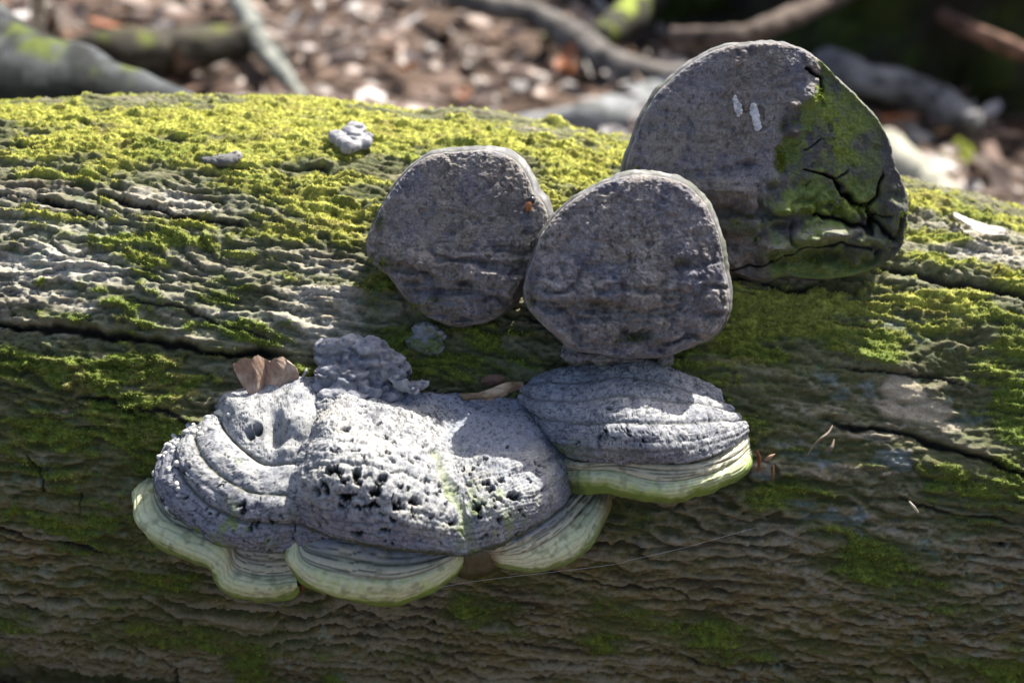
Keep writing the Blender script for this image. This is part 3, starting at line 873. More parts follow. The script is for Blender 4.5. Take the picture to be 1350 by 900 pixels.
cr2, _ = line_px(G, [(405, 618, 1.6), (450, 611, 1.8), (500, 617, 1.5), (545, 628, 1.2)], 1)
h -= .0022 * cr2 * act
h += .003 * blob_px(G, [(450, 530, 26, 8, 1), (500, 545, 40, 8, .7), (430, 560, 20, 12, .8), (520, 580, 40, 10, .5), (670, 615, 26, 12, .8), (705, 655, 24, 20, .4)])
big = [(440, 622, 4.2, 1.5), (447, 625, 3, 1.2), (470, 628, 4.6, .8), (468, 622, 3.4, 1.2), (485, 630, 2.8, 1.2), (505, 632, 3.2, 1.8), (520, 624, 2.6, 1.3), (495, 648, 4.4, 1.4), (522, 666, 4.0, 1.2), (545, 664, 3.6, 1.4), (412, 668, 4.5, 1.3), (420, 650, 3.0, 1.2), (402, 640, 2.6, 1.2), (455, 655, 4.5, 1.1), (450, 668, 3.2, 1.4), (487, 668, 3.4, 1.2), (487, 680, 3.2, .9), (462, 690, 3.0, .9), (440, 690, 2.6, 1.0), (537, 645, 2.6, 1.5), (562, 633, 2.4, 1.6), (580, 650, 2.6, 1.4), (585, 668, 3.0, 1.2), (597, 705, 4.2, .7), (612, 697, 4.0, .8), (630, 670, 3.4, 1.1), (645, 645, 3.2, 1.1), (660, 660, 3.0, 1.5), (678, 655, 3.4, 2.0), (690, 668, 4.2, .9), (705, 668, 4.0, .8), (676, 686, 3.4, 1.8), (655, 690, 3.0, 1.2), (640, 705, 2.4, 1.2), (575, 690, 2.6, 1.2), (590, 722, 2.4, .8), (560, 650, 2.2, 1.5), (512, 600, 2.2, 1.8), (548, 608, 2.2, 1.6), (640, 610, 2.6, 1.2), (500, 562, 2.2, 1.8), (508, 578, 1.8, 1.2), (560, 590, 2.0, 1.0), (428, 597, 2.0, 1.4), (660, 633, 2.4, 1.2), (620, 640, 2.0, 1.0), (430, 628, 2.2, 1.5), (400, 612, 2.2, 1.2)]

wk = np.abs(fb2(U * 26 + 3, vw * 13, 3, 684) + .05 * fb3(G, 300, 2, 9))
wrk = sst(.055, .0, wk) * act
h -= .0007 * wrk
spots = []
for (px, py, r, st) in big:
    k = np.argmin((X[:250] - px) ** 2 + (Y[:250] - py) ** 2)
    spots.append((G[:250].reshape(-1, 3)[k], r * .00056, .0065, st))
for k in range(520):
    i = random.randrange(60, 262); j = random.randrange(6, 440)
    if random.random() < holey[i, j] * 1.1 + .10 * (X[i, j] < 570):
        spots.append((G[i, j], random.uniform(.0006, .0016), random.uniform(.002, .004), random.uniform(.8, 2.2)))
ph_, pm = pits(G, N, spots, 2)
Gd = G + (h - ph_)[..., None] * N
C = crust_cols(Gd, seed=3, dark=.5)
g = fb3(Gd, 150, 3, 627); g4 = fb3(Gd, 420, 3, 629)
C = mixc(C, [.21, .24, .31], sst(575, 620, X + 10 * g) * sst(600, 580, Y) * .6 + sst(715, 735, X) * .5)  # cast shadow of the hoof fungus above, painted bluish on the right lobe
C = mixc(C, [.15, .165, .215], sst(3.95, 4.9, vw + .35 * g) * .62 * sst(630, 580, X))  # blue-grey shade painted on the lower front
C = mixc(C, [.19, .215, .28], np.clip(sst(1.1, .5, vw + .25 * g) + .55 * sst(4.2, 4.8, vw + .2 * g), 0, 1) * .75)  # bluish shade also painted along the back and near the lip
spk = fb2(U * 70, vw * 19, 3, 660)
C = mixc(C, [.05, .05, .055], sst(.28, .36, spk + .1 * g4) * .8 * (.45 + .55 * sst(2.2, 1.2, vw) + .3 * holey))
lnM = np.abs(np.sin((vw * 5.5 + .15 * g + .8 * n2(U * 5, vw * 0, 3)) * math.pi))
C = mixc(C, [.07, .075, .095], sst(.36, .10, lnM) * sst(3.7, 4.3, vw) * .8)
Gd = Gd - (sst(.4, 0, lnM) * sst(3.7, 4.3, vw) * act * .0006)[..., None] * N
C = mixc(C, [.42, .40, .34], sst(.1, .5, fb3(Gd, 60, 3, 661)) * .4)
C = mixc(C, [.045, .045, .05], wrk * .75)
C = mixc(C, [.20, .22, .27], sst(-.3, -.9, strat) * .65 * act * sst(-.3, .3, fb3(G, 90, 2, 642)))
C = mixc(C, [.17, .23, .03], np.clip(crease * .55 + blob_px(G, [(620, 690, 26, 40, .85), (660, 690, 40, 22, .7), (612, 650, 30, 20, .6), (650, 650, 40, 10, .5)]) * sst(-.1, .35, g + .3 * g4), 0, 1) * .8)
C = mixc(C, [.05, .05, .045], cr2 * .5)
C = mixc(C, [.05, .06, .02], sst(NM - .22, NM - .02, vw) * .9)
C = mixc(C, [.008, .008, .007], sst(.15, .55, pm))
add_grid('cap', Gd, fl, M_CRUST, BIG, C)
GM, NMN, VM = Gd, N, vw

# --- pale growing margins
def margin(rows, nc, nr, edges, root, seed, greenw=.6, lines=7, brownend=None, drop=.006):
    G, U, Vv, n = loft(rows, nc, nr, lip_drop=drop)
    N, fl = outward(G)
    vw = Vv + .05 * fb3(G, 60, 2, 700 + seed)
    act = sst(-.2, .1, vw) * sst(n + .6, n + .1, vw)
    h = np.where(vw > edges[-2], .0017 + .0010 * fb3(G, 45, 2, 711 + seed), .0014) * bands(vw, edges, .5) * act * np.clip(np.minimum(U, 1 - U) * 12, 0.15, 1) + .0008 * fb3(G, 60, 3, 713 + seed) + .0006 * fb3(G, 120, 3, 701 + seed) + .00025 * fb3(G, 500, 2, 703 + seed)
    # radial wrinkles near the lip
    wr = n2(U * nc / 14.0, U * 0 + seed, 5)
    h += .0007 * wr * sst(n - 1.2, n - .2, vw)
    Gd = G + h[..., None] * N
    g = fb3(Gd, 90, 3, 705 + seed); g2 = fb3(Gd, 320, 3, 707 + seed)
    C = np.empty(G.shape); C[:] = [.54, .56, .33]
    C = mixc(C, [.60, .61, .44], sst(-.3, .4, g) * .6)
    t = np.clip(vw / n, 0, 1.2)
    inner = sst(edges[-2] + .25, edges[-2] - .05, vw + .1 * g)
    C = mixc(C, [.46, .44, .33], inner * .8)
    C = mixc(C, [.16, .19, .27], inner * sst(.75, .15, vw + .6 * n2(U * 6, vw, 30 + seed)) * .8)
    rimz = sst(edges[-2] - .08, edges[-2] + .12, vw)
    lw = 3.6 + 0 * vw
    ln = np.abs(np.sin((vw * np.where(vw > edges[-2], 2.6, 4.6) + .45 * n2(U * 9, vw * .3, seed) + .05 * g) * math.pi))
    C = mixc(C, [.055, .055, .05], sst(.40, .16, ln) * (.30 + .6 * (1 - rimz)) * sst(-.9, -.2, g + .6 * fb3(G, 60, 2, 717 + seed)))
    h2 = sst(.45, 0, ln)
    Gd = Gd - (h2 * .0006 * act)[..., None] * N
    C = mixc(C, [.27, .38, .08], sst(.62, .98, t + .12 * g) * greenw)
    C = mixc(C, [.38, .50, .12], sst(-.1, .4, g2 + g) * greenw * .5 * rimz)
    C = mixc(C, [.40, .36, .27], sst(.1, .5, fb3(Gd, 150, 3, 709 + seed)) * .4 * (1 - rimz))
    C = mixc(C, [.12, .20, .02], sst(.80, 1.0, t + .10 * g2 + .10 * g) * .8)
    C = mixc(C, [.10, .11, .05], sst(.1, .45, fb3(Gd, 220, 3, 715 + seed)) * .45)
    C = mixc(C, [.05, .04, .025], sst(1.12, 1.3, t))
    gr = np.zeros(vw.shape)
    for e in edges[1:-1]:
        gr = np.maximum(gr, np.exp(-((vw - e) / .05) ** 2))
    C = mixc(C, [.05, .055, .03], gr * .8)
    if brownend is not None:
        C = mixc(C, [.13, .075, .03], blob_px(G, brownend))
    return Gd, fl, C

mL = [
    [(226, 618, .004), (218, 642, .012), (238, 670, .024), (268, 690, .034), (300, 708, .040), (345, 717, .042), (404, 712, .042)],
    [(208, 628, .004), (204, 652, .020), (224, 684, .036), (262, 700, .044), (296, 716, .050), (308, 744, .052), (340, 757, .053), (392, 756, .053)],
    [(192, 629, .002), (181, 658, .020), (190, 690, .034), (230, 714, .046), (270, 729, .052), (293, 746, .055), (300, 765, .057), (345, 775, .058), (392, 771, .058)],
    [(190, 631, .001), (177, 656, .014), (182, 682, .024), (196, 705, .032), (226, 724, .042), (256, 737, .048), (281, 747, .052), (287, 766, .053), (310, 781, .054), (344, 786, .055), (382, 784, .055), (394, 772, .054)],
]
Gd, fl, C = margin(mL, 240, 190, [-1, .0, .55, 1.05, 3.5], BIG, 1, .45, 9)
add_grid('growing_margin', Gd, fl, M_MARGIN, BIG, C)
mM = [
    [(390, 700, .050), (440, 703, .056), (493, 712, .060), (543, 718, .060), (604, 724, .056)],
    [(392, 712, .060), (402, 738, .066), (450, 754, .072), (510, 762, .074), (560, 752, .070), (608, 730, .060)],
    [(384, 712, .060), (386, 742, .066), (408, 762, .070), (450, 776, .074), (500, 783, .075), (545, 777, .073), (582, 760, .066), (614, 732, .056)],
    [(384, 708, .057), (378, 722, .060), (384, 746, .062), (403, 765, .065), (444, 781, .068), (493, 791, .070), (534, 788, .069), (567, 775, .065), (596, 755, .058), (617, 734, .052)],
]
Gd, fl, C = margin(mM, 200, 190, [-1, .1, .6, 1.0, 3.5], BIG, 4, .8, 9)
add_grid('growing_margin', Gd, fl, M_MARGIN, BIG, C)
mR = [
    [(630, 722, .056), (660, 710, .054), (699, 688, .042), (732, 667, .026), (756, 642, .010), (770, 634, .004)],
    [(640, 728, .054), (680, 727, .052), (720, 708, .042), (750, 686, .030), (772, 662, .016), (788, 644, .006)],
    [(644, 732, .052), (662, 737, .051), (700, 740, .047), (735, 728, .042), (762, 708, .034), (782, 684, .024), (796, 648, .010)],
    [(644, 731, .050), (652, 737, .049), (682, 745, .047), (711, 747, .043), (740, 739, .038), (769, 722, .031), (787, 701, .023), (801, 677, .015), (805, 656, .009), (801, 642, .004)],
]
Gd, fl, C = margin(mR, 170, 180, [-1, .3, .7, 1.15, 3.5], BIG, 8, .15, 10, [(648, 735, 10, 14, .8), (798, 665, 12, 26, .7), (790, 645, 20, 12, .6)])
add_grid('growing_margin', Gd, fl, M_MARGIN, BIG, C)
# brown rotten bit between the middle and right lips
mB = [
    [(590, 728, .054), (620, 726, .056), (650, 720, .052), (665, 716, .050)],
    [(592, 738, .050), (615, 740, .050), (645, 735, .048), (668, 728, .046)],
    [(596, 744, .044), (610, 754, .044), (632, 755, .043), (655, 744, .042), (670, 732, .042)],
]
Gd, fl, C = margin(mB, 100, 40, [-1, 2.6], BIG, 12, .1, 3)
C = C * .12 + np.array([.05, .035, .014]) * .8
add_grid('rotten_edge', Gd, fl, M_MARGIN, BIG, C)

# --- small shelf fungus
rowsS = [
    [(708, 500, .002), (751, 486, .008), (793, 478, .012), (820, 473, .014), (850, 478, .014), (887, 491, .010), (925, 506, .004), (945, 518, .001)],
    [(694, 508, .006), (725, 504, .014), (775, 505, .022), (820, 500, .028), (870, 508, .026), (915, 520, .016), (955, 532, .004)],
    [(688, 518, .006), (710, 528, .018), (750, 532, .030), (800, 526, .040), (850, 526, .042), (900, 532, .034), (940, 538, .020), (968, 545, .005)],
    [(692, 535, .006), (718, 552, .022), (767, 558, .040), (820, 556, .052), (880, 558, .050), (935, 555, .034), (976, 556, .010)],
    [(714, 560, .012), (738, 578, .028), (780, 582, .044), (830, 584, .054), (880, 586, .053), (930, 580, .040), (962, 570, .026), (980, 562, .010)],
    [(722, 572, .012), (742, 592, .026), (760, 602, .034), (793, 605, .042), (847, 606, .049), (887, 607, .049), (927, 603, .042), (955, 591, .030), (980, 574, .010)],
]
G, U, Vv, NS = loft(rowsS, 380, 230, lip_drop=.003)
N, fl = outward(G)
X, Y = to_px(G)
vw = Vv + .10 * fb3(G, 45, 2, 640)
act = sst(-.2, .1, vw) * sst(NS + .3, NS, vw)
h = .0026 * bands(vw, [-1, 1.0, 2.0, 3.05, NS + .3], .5) * act
h += .0007 * bands(vw, [3.05, 3.9, 4.25, 4.7, 5.3], .5) * act
wk = np.abs(fb2(U * 24 + 3, vw * 12, 3, 688) + .05 * fb3(G, 300, 2, 9))
wrk = sst(.055, .0, wk) * act
h = h - .0007 * wrk
h += .0012 * fb3(G, 80, 3, 641) + .0007 * fb3(G, 300, 3, 643) + .0004 * fb3(G, 700, 2, 645)
spots = []
for (px, py, r, st) in [(795, 575, 3.6, .8), (802, 570, 3.0, 1.4), (829, 575, 3.4, .8), (826, 567, 2.6, 1.4), (805, 543, 2.6, 1.2), (833, 549, 1.8, 1), (797, 590, 3, 1), (780, 596, 3, 1), (848, 581, 2, 1), (913, 578, 2, .7), (800, 596, 2.6, 1), (765, 583, 2, 1.5), (812, 577, 2.0, .8)]:
    k = np.argmin((X[:170] - px) ** 2 + (Y[:170] - py) ** 2)
    spots.append((G[:170].reshape(-1, 3)[k], r * .00048, .0035, st))
for k in range(110):
    i = random.randrange(30, 175); j = random.randrange(10, 330)
    spots.append((G[i, j], random.uniform(.0004, .0008), .0014, random.uniform(.8, 1.8)))
ph_, pm = pits(G, N, spots, 4)
Gd = G + (h - ph_)[..., None] * N
C = crust_cols(Gd, (.30, .305, .31), seed=7, dark=.75)
g = fb3(Gd, 150, 3, 647)
C = mixc(C, [.20, .22, .28], sst(800, 740, X + 12 * g) * .55)  # shadow of the hoof fungus painted bluish over the left part
C = mixc(C, [.13, .14, .17], sst(3.9, 4.6, vw + .3 * g) * .5 * sst(930, 860, X))
spk = fb2(U * 64, vw * 17, 3, 663)
C = mixc(C, [.05, .05, .055], sst(.28, .36, spk) * .7)
C = mixc(C, [.045, .045, .05], wrk * .75)
gr = np.zeros(vw.shape)
for e in (1.0, 2.0, 3.05, 4.25):
    gr = np.maximum(gr, np.exp(-((vw - e) / .06) ** 2))
C = mixc(C, [.08, .08, .06], gr * .65 * act)
ln = np.abs(np.sin((vw * 6 + .6 * g) * math.pi))
C = mixc(C, [.09, .095, .12], sst(.34, .08, ln) * .7 * sst(1.6, 2.6, vw) * sst(-.6, .0, g))
C = mixc(C, [.12, .14, .03], np.clip(blob_px(G, [(740, 592, 30, 12, .8), (800, 598, 40, 8, .5), (705, 560, 16, 20, .6)]) * sst(-.2, .3, g), 0, 1))
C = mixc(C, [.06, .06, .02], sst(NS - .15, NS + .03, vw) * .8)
C = mixc(C, [.012, .012, .01], sst(.3, .9, pm))
add_grid('cap', Gd, fl, M_CRUST, SML, C)
mS = [
    [(742, 598, .016), (770, 600, .023), (820, 602, .029), (887, 603, .031), (930, 598, .027), (962, 585, .017), (983, 570, .006)],
    [(744, 606, .024), (770, 612, .034), (820, 610, .041), (880, 614, .044), (930, 611, .040), (968, 596, .026), (987, 578, .010)],
    [(748, 620, .024), (780, 618, .034), (815, 621, .040), (850, 631, .043), (885, 634, .044), (930, 626, .040), (966, 609, .028), (988, 590, .012)],
    [(749, 630, .024), (775, 631, .034), (805, 629, .040), (850, 643, .044), (885, 645, .045), (930, 636, .041), (968, 618, .029), (990, 598, .012)],
    [(750, 632, .020), (756, 640, .023), (775, 643, .030), (800, 640, .036), (822, 646, .039), (847, 653, .041), (879, 655, .042), (904, 651, .040), (930, 645, .036), (961, 631, .028), (985, 616, .018), (992, 600, .010)],
]
Gd, fl, C = margin(mS, 210, 190, [-1, .8, 1.3, 2.0, 4.5], SML, 16, .75, 8)
add_grid('growing_margin', Gd, fl, M_MARGIN, SML, C)

# ------------------------------------------------------------------ lumps made of merged balls
def lump(name, balls, voxel, root, mat, colfn, amp=.0012, freq=150, smooth=6):
    import bmesh
    bm = bmesh.new()
    for (c, r, sc, rot) in balls:
        m = Matrix.Translation(Vector([float(q) for q in c])) @ Matrix.Rotation(rot, 4, 'Y') @ Matrix.Diagonal((sc[0] * r, sc[1] * r, sc[2] * r, 1))
        bmesh.ops.create_icosphere(bm, subdivisions=3, radius=1, matrix=m)
    me = bpy.data.meshes.new('tmp'); bm.to_mesh(me); bm.free()
    o = bpy.data.objects.new('tmp', me); COL.objects.link(o)
    md = o.modifiers.new('r', 'REMESH'); md.mode = 'VOXEL'; md.voxel_size = voxel
    ms = o.modifiers.new('s', 'SMOOTH'); ms.factor = .6; ms.iterations = smooth
    dg = bpy.context.evaluated_depsgraph_get(); ev = o.evaluated_get(dg).to_mesh()
    n = len(ev.vertices)
    V = np.empty(n * 3, np.float32); ev.vertices.foreach_get('co', V); V = V.reshape(-1, 3).astype(float)
    Nn = np.empty(n * 3, np.float32); ev.vertices.foreach_get('normal', Nn); Nn = Nn.reshape(-1, 3).astype(float)
    fc = np.array([list(p.vertices) if len(p.vertices) == 4 else list(p.vertices) + [p.vertices[-1]] for p in ev.polygons], np.int32)
    o.evaluated_get(dg).to_mesh_clear()
    bpy.data.objects.remove(o)
    bpy.data.meshes.remove(me)
    fc = fc[fc[:, 2] != fc[:, 3]]
    V = V + Nn * (amp * fb3(V, freq, 4, 800) - amp * 1.1 * sst(.22, 0, np.abs(fb3(V * np.array([.6, 1, 1.3]), freq * .8, 3, 810))) + .25 * amp * fb3(V, freq * 4, 2, 815))[:, None]
    C = colfn(V, Nn)
    return mesh_obj(name, V, fc, mat, root, C)

def col_knob(V, N):
    C = crust_cols(V, (.28, .285, .31), 11, .7)
    C = mixc(C, [.10, .11, .14], sst(.2, -.3, fb3(V, 110, 3, 820)) * .6)
    return mixc(C, [.06, .06, .07], sst(.16, 0, np.abs(fb3(V * np.array([.6, 1, 1.3]), 88, 3, 810))) * .6)

def pp(px, py, p): return prot(np.array(float(px)), np.array(float(py)), p)
PXM = .00043
def ball(px, py, p, rpx, sc=(1, 1, 1), rot=0.0): return (pp(px, py, p), rpx * PXM, sc, rot)
lump('knob', [ball(437, 466, .014, 22, (1.05, .9, 1)), ball(462, 462, .016, 22, (1.1, .9, 1)), ball(490, 464, .018, 22, (1.1, .9, 1)), ball(424, 491, .020, 13, (1.2, 1, .8)), ball(512, 480, .018, 22, (1, 1, 1), .5),
              ball(530, 500, .022, 14, (1.5, 1, .9), .6), ball(545, 513, .024, 9, (1.2, 1, .9), .4), ball(556, 506, .018, 10, (1, 1, 1)), ball(533, 488, .014, 13), ball(460, 492, .016, 30, (1.2, 1, .8)), ball(404, 512, .012, 18, (1.3, 1, .6), -.4), ball(450, 515, .020, 26, (1.5, 1, .4), .1), ball(500, 515, .016, 24, (1.4, 1, .5), .2)], .0008, BIG, M_CRUST, col_knob, .0026, 110, 16)
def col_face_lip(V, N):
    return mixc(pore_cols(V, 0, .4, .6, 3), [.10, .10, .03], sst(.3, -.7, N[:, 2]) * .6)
lump('lower_lip', [ball(762, 470, .020, 15, (1.6, 1, .7), .05), ball(795, 472, .024, 13, (1.6, 1, .7), 0), ball(828, 473, .024, 11, (1.6, 1, .6), -.05), ball(752, 462, .018, 12), ball(878, 474, .018, 11, (1, 1, 1.1))], .0007, D2, M_PORE, col_face_lip, .0012, 200)

tn = empty('young_fungus', pp(460, 200, 0), 'tiny whitish knob of three swellings on sunlit moss, upper left', 'fungus')
def col_white(V, N):
    C = crust_cols(V, (.27, .26, .27), 15, .6)
    return C
lump('cap', [ball(468, 171, .014, 14, (1.25, 1, .9)), ball(446, 182, .016, 13, (1.2, 1, .9), .4), ball(452, 188, .017, 12), ball(458, 194, .017, 11, (.9, 1, 1.2), .3), ball(462, 176, .015, 12), ball(474, 180, .014, 10), ball(468, 194, .015, 9), ball(484, 186, .014, 9), ball(479, 190, .015, 10, (1.3, 1, 1), -.4), ball(487, 181, .012, 8, (.9, 1, 1.3)), ball(466, 188, .006, 18), ball(456, 178, .012, 12)], .0009, tn, M_CRUST, col_white, .0010, 130, 9)
lump('moss_base', [ball(450, 208, .001, 22, (1.1, 1, .9)), ball(437, 196, .002, 13), ball(466, 212, .0, 16)], .0008, tn, M_BARK, lambda V, N: np.array([.15, .16, .02])[None] * (1 + .6 * fb3(V, 400, 3, 3))[:, None], .0016, 300)

kn = lump('young_fungus', [ball(553, 436, .005, 12, (1, 1, .9)), ball(568, 432, .010, 9, (1.6, 1, .7), .35), ball(582, 441, .008, 7, (1.2, 1, 1), .5), ball(546, 449, .004, 12, (1, 1, .9)), ball(562, 452, .003, 17, (1.2, 1, .9)), ball(575, 457, .003, 12)], .0007, None, M_CRUST,
          lambda V, N: mixc(crust_cols(V, (.25, .26, .27), 19, .7), [.10, .13, .02], sst(.0, .35, fb3(V, 90, 3, 5) + .1) * .8), .0014, 200)
tag(kn, 'small mossy grey knob fungus under the left hoof fungus', 'fungus')

bk = lump('bark_chip', [ball(278, 211, .004, 12, (1.5, 1, .6), .2), ball(296, 211, .007, 14, (1.6, 1, .7), -.1), ball(312, 206, .009, 9, (1.1, 1, .9), -.3)], .0008, None, M_BARK,
          lambda V, N: mixc(np.ones(V.shape) * .12, [.26, .25, .24], sst(0, .5, fb3(V, 120, 3, 2))), .0007, 200)
tag(bk, 'small dark bark chip lying on sunlit moss, upper left', 'bark chip')

# pale galls along the left rim of the big shelf (part of it)
gall = []
for q in range(100):
    if q < 62:
        i = random.randrange(165, 245); j = int(abs(random.gauss(0, 50))) % 125 + 6
    else:
        i = random.randrange(90, 235); j = random.randrange(4, 40)
    c = GL[i, j]; nn = NLN[i, j]
    r = random.uniform(.0009, .0021)
    gall.append((c - nn * r * .25, r * 1.15, nn))
import bmesh as _bm
for q, (c, r, nn) in enumerate(gall):
    u = np.linspace(0, math.pi, 7)[:, None]; w = np.linspace(0, 2 * math.pi, 10, endpoint=False)[None]
    P = np.stack([np.sin(u) * np.cos(w) * random.uniform(.8, 1.3), np.sin(u) * np.sin(w) * random.uniform(.8, 1.2), np.cos(u) * .8 + 0 * w], -1)
    P = P * r * (1 + .12 * n3(P[..., 0] * 2 + q, P[..., 1] * 2, P[..., 2] * 2))[..., None]
    V = (c + P).reshape(-1, 3)
    t = random.uniform(.32, .55)
    mesh_obj('gall', V, grid_faces(7, 10, True)[:, ::-1], M_MARGIN, BIG, np.tile([t, t, t * .92], (len(V), 1)))

# ------------------------------------------------------------------ moss on the old right half of the big disc, crumbs in the cracks
P0, ex, ey, nf = FR3
def moss_on_disc(spots, n, root, frame, label=None):
    P0, ex, ey, nf = frame
    pts = []
    me = [o for o in root.children if o.name.startswith('pore_surface')][0].data
    V = np.empty(len(me.vertices) * 3, np.float32); me.vertices.foreach_get('co', V); V = V.reshape(-1, 3) + np.array(root['_o'])
    Nn = np.empty(len(me.vertices) * 3, np.float32); me.vertices.foreach_get('normal', Nn); Nn = Nn.reshape(-1, 3)
    w = blob_px(V, spots) * sst(-.35, .25, fb3(V, 160, 3, 77))
    k = np.nonzero(RNG.random(len(V)) < w * n)[0]
    V3, F3, C3 = shoots(V[k], Nn[k].astype(float), .0016, 3, (.20, .25, .02))
    tag(mesh_obj('moss', V3, F3, M_MOSS, root, C3, smooth=False), kind='stuff')
moss_on_disc([(1125, 277, 30, 7, 1), (1100, 268, 16, 8, .8), (1098, 170, 8, 12, .6), (1108, 195, 12, 10, .7), (1082, 125, 8, 10, .8), (1040, 158, 5, 5, .8), (1075, 275, 20, 6, .7), (980, 295, 16, 7, .8), (1008, 315, 14, 5, .8), (1080, 340, 50, 8, .35), (1140, 350, 40, 8, .4), (1185, 320, 10, 30, .5), (1030, 215, 5, 18, .4), (835, 225, 6, 6, .5)], .35, D3, FR3)
moss_on_disc([(500, 345, 18, 8, .6), (545, 405, 20, 6, .7), (575, 395, 10, 3, .7), (500, 295, 5, 5, .6)], .25, D1, FR1)
moss_on_disc([(838, 447, 16, 5, .5), (700, 405, 5, 14, .6)], .25, D2, FR2)

# white droppings on the largest disc
def on_frame(px, py, frame, lift):
    P0, ex, ey, nf = frame
    d = ray(np.asarray(px, float), np.asarray(py, float)); t = ((P0 + nf * lift - CAM) @ nf) / (d @ nf)
    return CAM + t[..., None] * d
W_ = mat_tint('chalk_white', 500, .12, .6, .3, .0004)
for blobs_, lab in ([[(969, 131, 4), (971, 137, 4), (973, 143, 6), (974, 147, 5)], 'upper left white bird dropping on the largest hoof fungus'],
                    [[(993, 143, 6), (996, 151, 6), (997, 158, 6.5), (998, 167, 6), (999, 171, 4)], 'lower right, longer white bird dropping on the largest hoof fungus']):
    balls = [(on_frame(a_, b_, FR3, .0048), r_ * .00046, (.95, .28, 1.5), 0) for a_, b_, r_ in blobs_]
    o_ = lump('bird_dropping', balls, .0004, None, W_, lambda V, N: mixc(np.ones(V.shape) * .62, [.40, .42, .45], sst(0, .5, fb3(V, 400, 2, 4))), .0009, 350, 12)
    tag(o_, lab, 'dropping', 'bird droppings on the largest hoof fungus')

# ------------------------------------------------------------------ dry leaves on the log
def leaf_loft(name, rows, nc, nr, colfn, label, root=None, wav=.0008, cat='leaf', veins=7, thick=.0003, flat=False):
    R = []
    for row in rows:
        q = resample(row, nc)
        if flat: q[:, 2] = .0115 + (q[:, 2] - .014) * .45; q[:, 1] += 1.2 * n2(q[:, 0] * .5, q[:, 1] * .3, 12)
        R.append(prot(q[:, 0], q[:, 1], q[:, 2]))
    K = np.stack(R); t = np.linspace(0, len(K) - 1, nr); G = catmull(K, t)
    N, fl = outward(G)
    U = np.linspace(0, 1, nc)[None] + 0 * G[..., 0]; W = t[:, None] + 0 * G[..., 0]
    vein = np.abs(np.sin((U * veins + .9 * np.abs(W - (len(K) - 1) / 2)) * math.pi))
    G = G + (wav * .6 * vein ** .4 + wav * 4.0 * fb3(G, 70, 3, 33))[..., None] * N
    C = colfn(G, U, W, vein)
    Fc = grid_faces(nr, nc)
    V2 = np.concatenate([G.reshape(-1, 3), (G - N * thick).reshape(-1, 3)])
    n0 = nr * nc
    a = np.arange(nc - 1); b_ = np.arange(nr - 1)
    top = np.stack([a, a + 1, a + 1 + n0, a + n0], -1); bot = top + (nr - 1) * nc
    lf = np.stack([b_ * nc, (b_ + 1) * nc, (b_ + 1) * nc + n0, b_ * nc + n0], -1); rg = lf + nc - 1
    Fc = np.concatenate([Fc, (Fc + n0)[:, ::-1], top, bot[:, ::-1], lf, rg])
    o = mesh_obj(name, V2, Fc, M_LEAF, root, np.concatenate([C.reshape(-1, 3)] * 2))
    if label: tag(o, label, cat)
    return o

def col_brown(base, light):
    def f(G, U, W, v):
        C = np.empty(G.shape); C[:] = base
        C = mixc(C, light, sst(-.3, .5, fb3(G, 100, 3, 22)))
        C = mixc(C, np.array(base) * .45, sst(.22, .05, v) * .55)
        return mixc(C, np.array(base) * .6, sst(.2, .6, fb3(G, 200, 3, 24)) * .6)
    return f
lf = empty('dry_leaf', pp(350, 500, .006), 'curled brown beech leaf folded along its rib, wedged left of the big shelf fungus', 'leaf')
leaf_loft('leaf_half', [[(309, 479, .013), (318, 473, .014), (330, 473, .020), (340, 467, .018), (348, 471, .013)], [(307, 483, .013), (320, 488, .013), (332, 484, .020), (342, 482, .017), (350, 485, .012)], [(316, 502, .013), (325, 497, .013), (336, 496, .018), (343, 498, .015), (350, 502, .010)], [(323, 513, .014), (330, 511, .014), (339, 510, .016), (344, 513, .013), (349, 515, .009)], [(331, 521, .013), (336, 523, .013), (341, 523, .014), (345, 518, .011), (348, 520, .009)]], 50, 50, col_brown([.33, .21, .14], [.55, .43, .34]), None, lf, .0004, veins=6, flat=True)
leaf_loft('leaf_half', [[(348, 472, .011), (356, 476, .015), (364, 471, .021), (374, 470, .019), (380, 475, .021)], [(350, 484, .010), (358, 481, .016), (368, 482, .021), (380, 479, .017), (391, 485, .019)], [(349, 500, .009), (358, 498, .014), (370, 496, .019), (384, 493, .015), (394, 497, .016)], [(350, 512, .009), (358, 512, .012), (368, 508, .016), (380, 506, .013), (391, 506, .013)], [(352, 518, .009), (358, 523, .011), (366, 519, .013), (374, 515, .012), (384, 513, .011)]], 50, 50, col_brown([.36, .25, .18], [.60, .50, .41]), None, lf, .0004, veins=6, flat=True)
leaf_loft('dry_leaf', [[(606, 519, .010), (630, 517, .018), (655, 508, .022), (672, 503, .022), (690, 503, .014)], [(610, 524, .012), (635, 523, .020), (658, 517, .023), (675, 511, .022), (688, 510, .014)], [(616, 527, .012), (640, 528, .018), (662, 523, .020), (676, 518, .018), (686, 513, .012)]], 60, 20, col_brown([.30, .21, .13], [.52, .42, .31]), 'pale curled strip of dry leaf behind the big shelf fungus, beside the small shelf fungus', veins=4)
leaf_loft('dry_leaf', [[(634, 499, .006), (645, 494, .009), (660, 495, .008)], [(634, 505, .006), (646, 502, .010), (664, 499, .008)], [(640, 509, .005), (650, 507, .008), (665, 502, .006)]], 24, 14, col_brown([.20, .12, .09], [.28, .18, .13]), 'small reddish brown leaf scrap lying above the pale curled leaf strip')
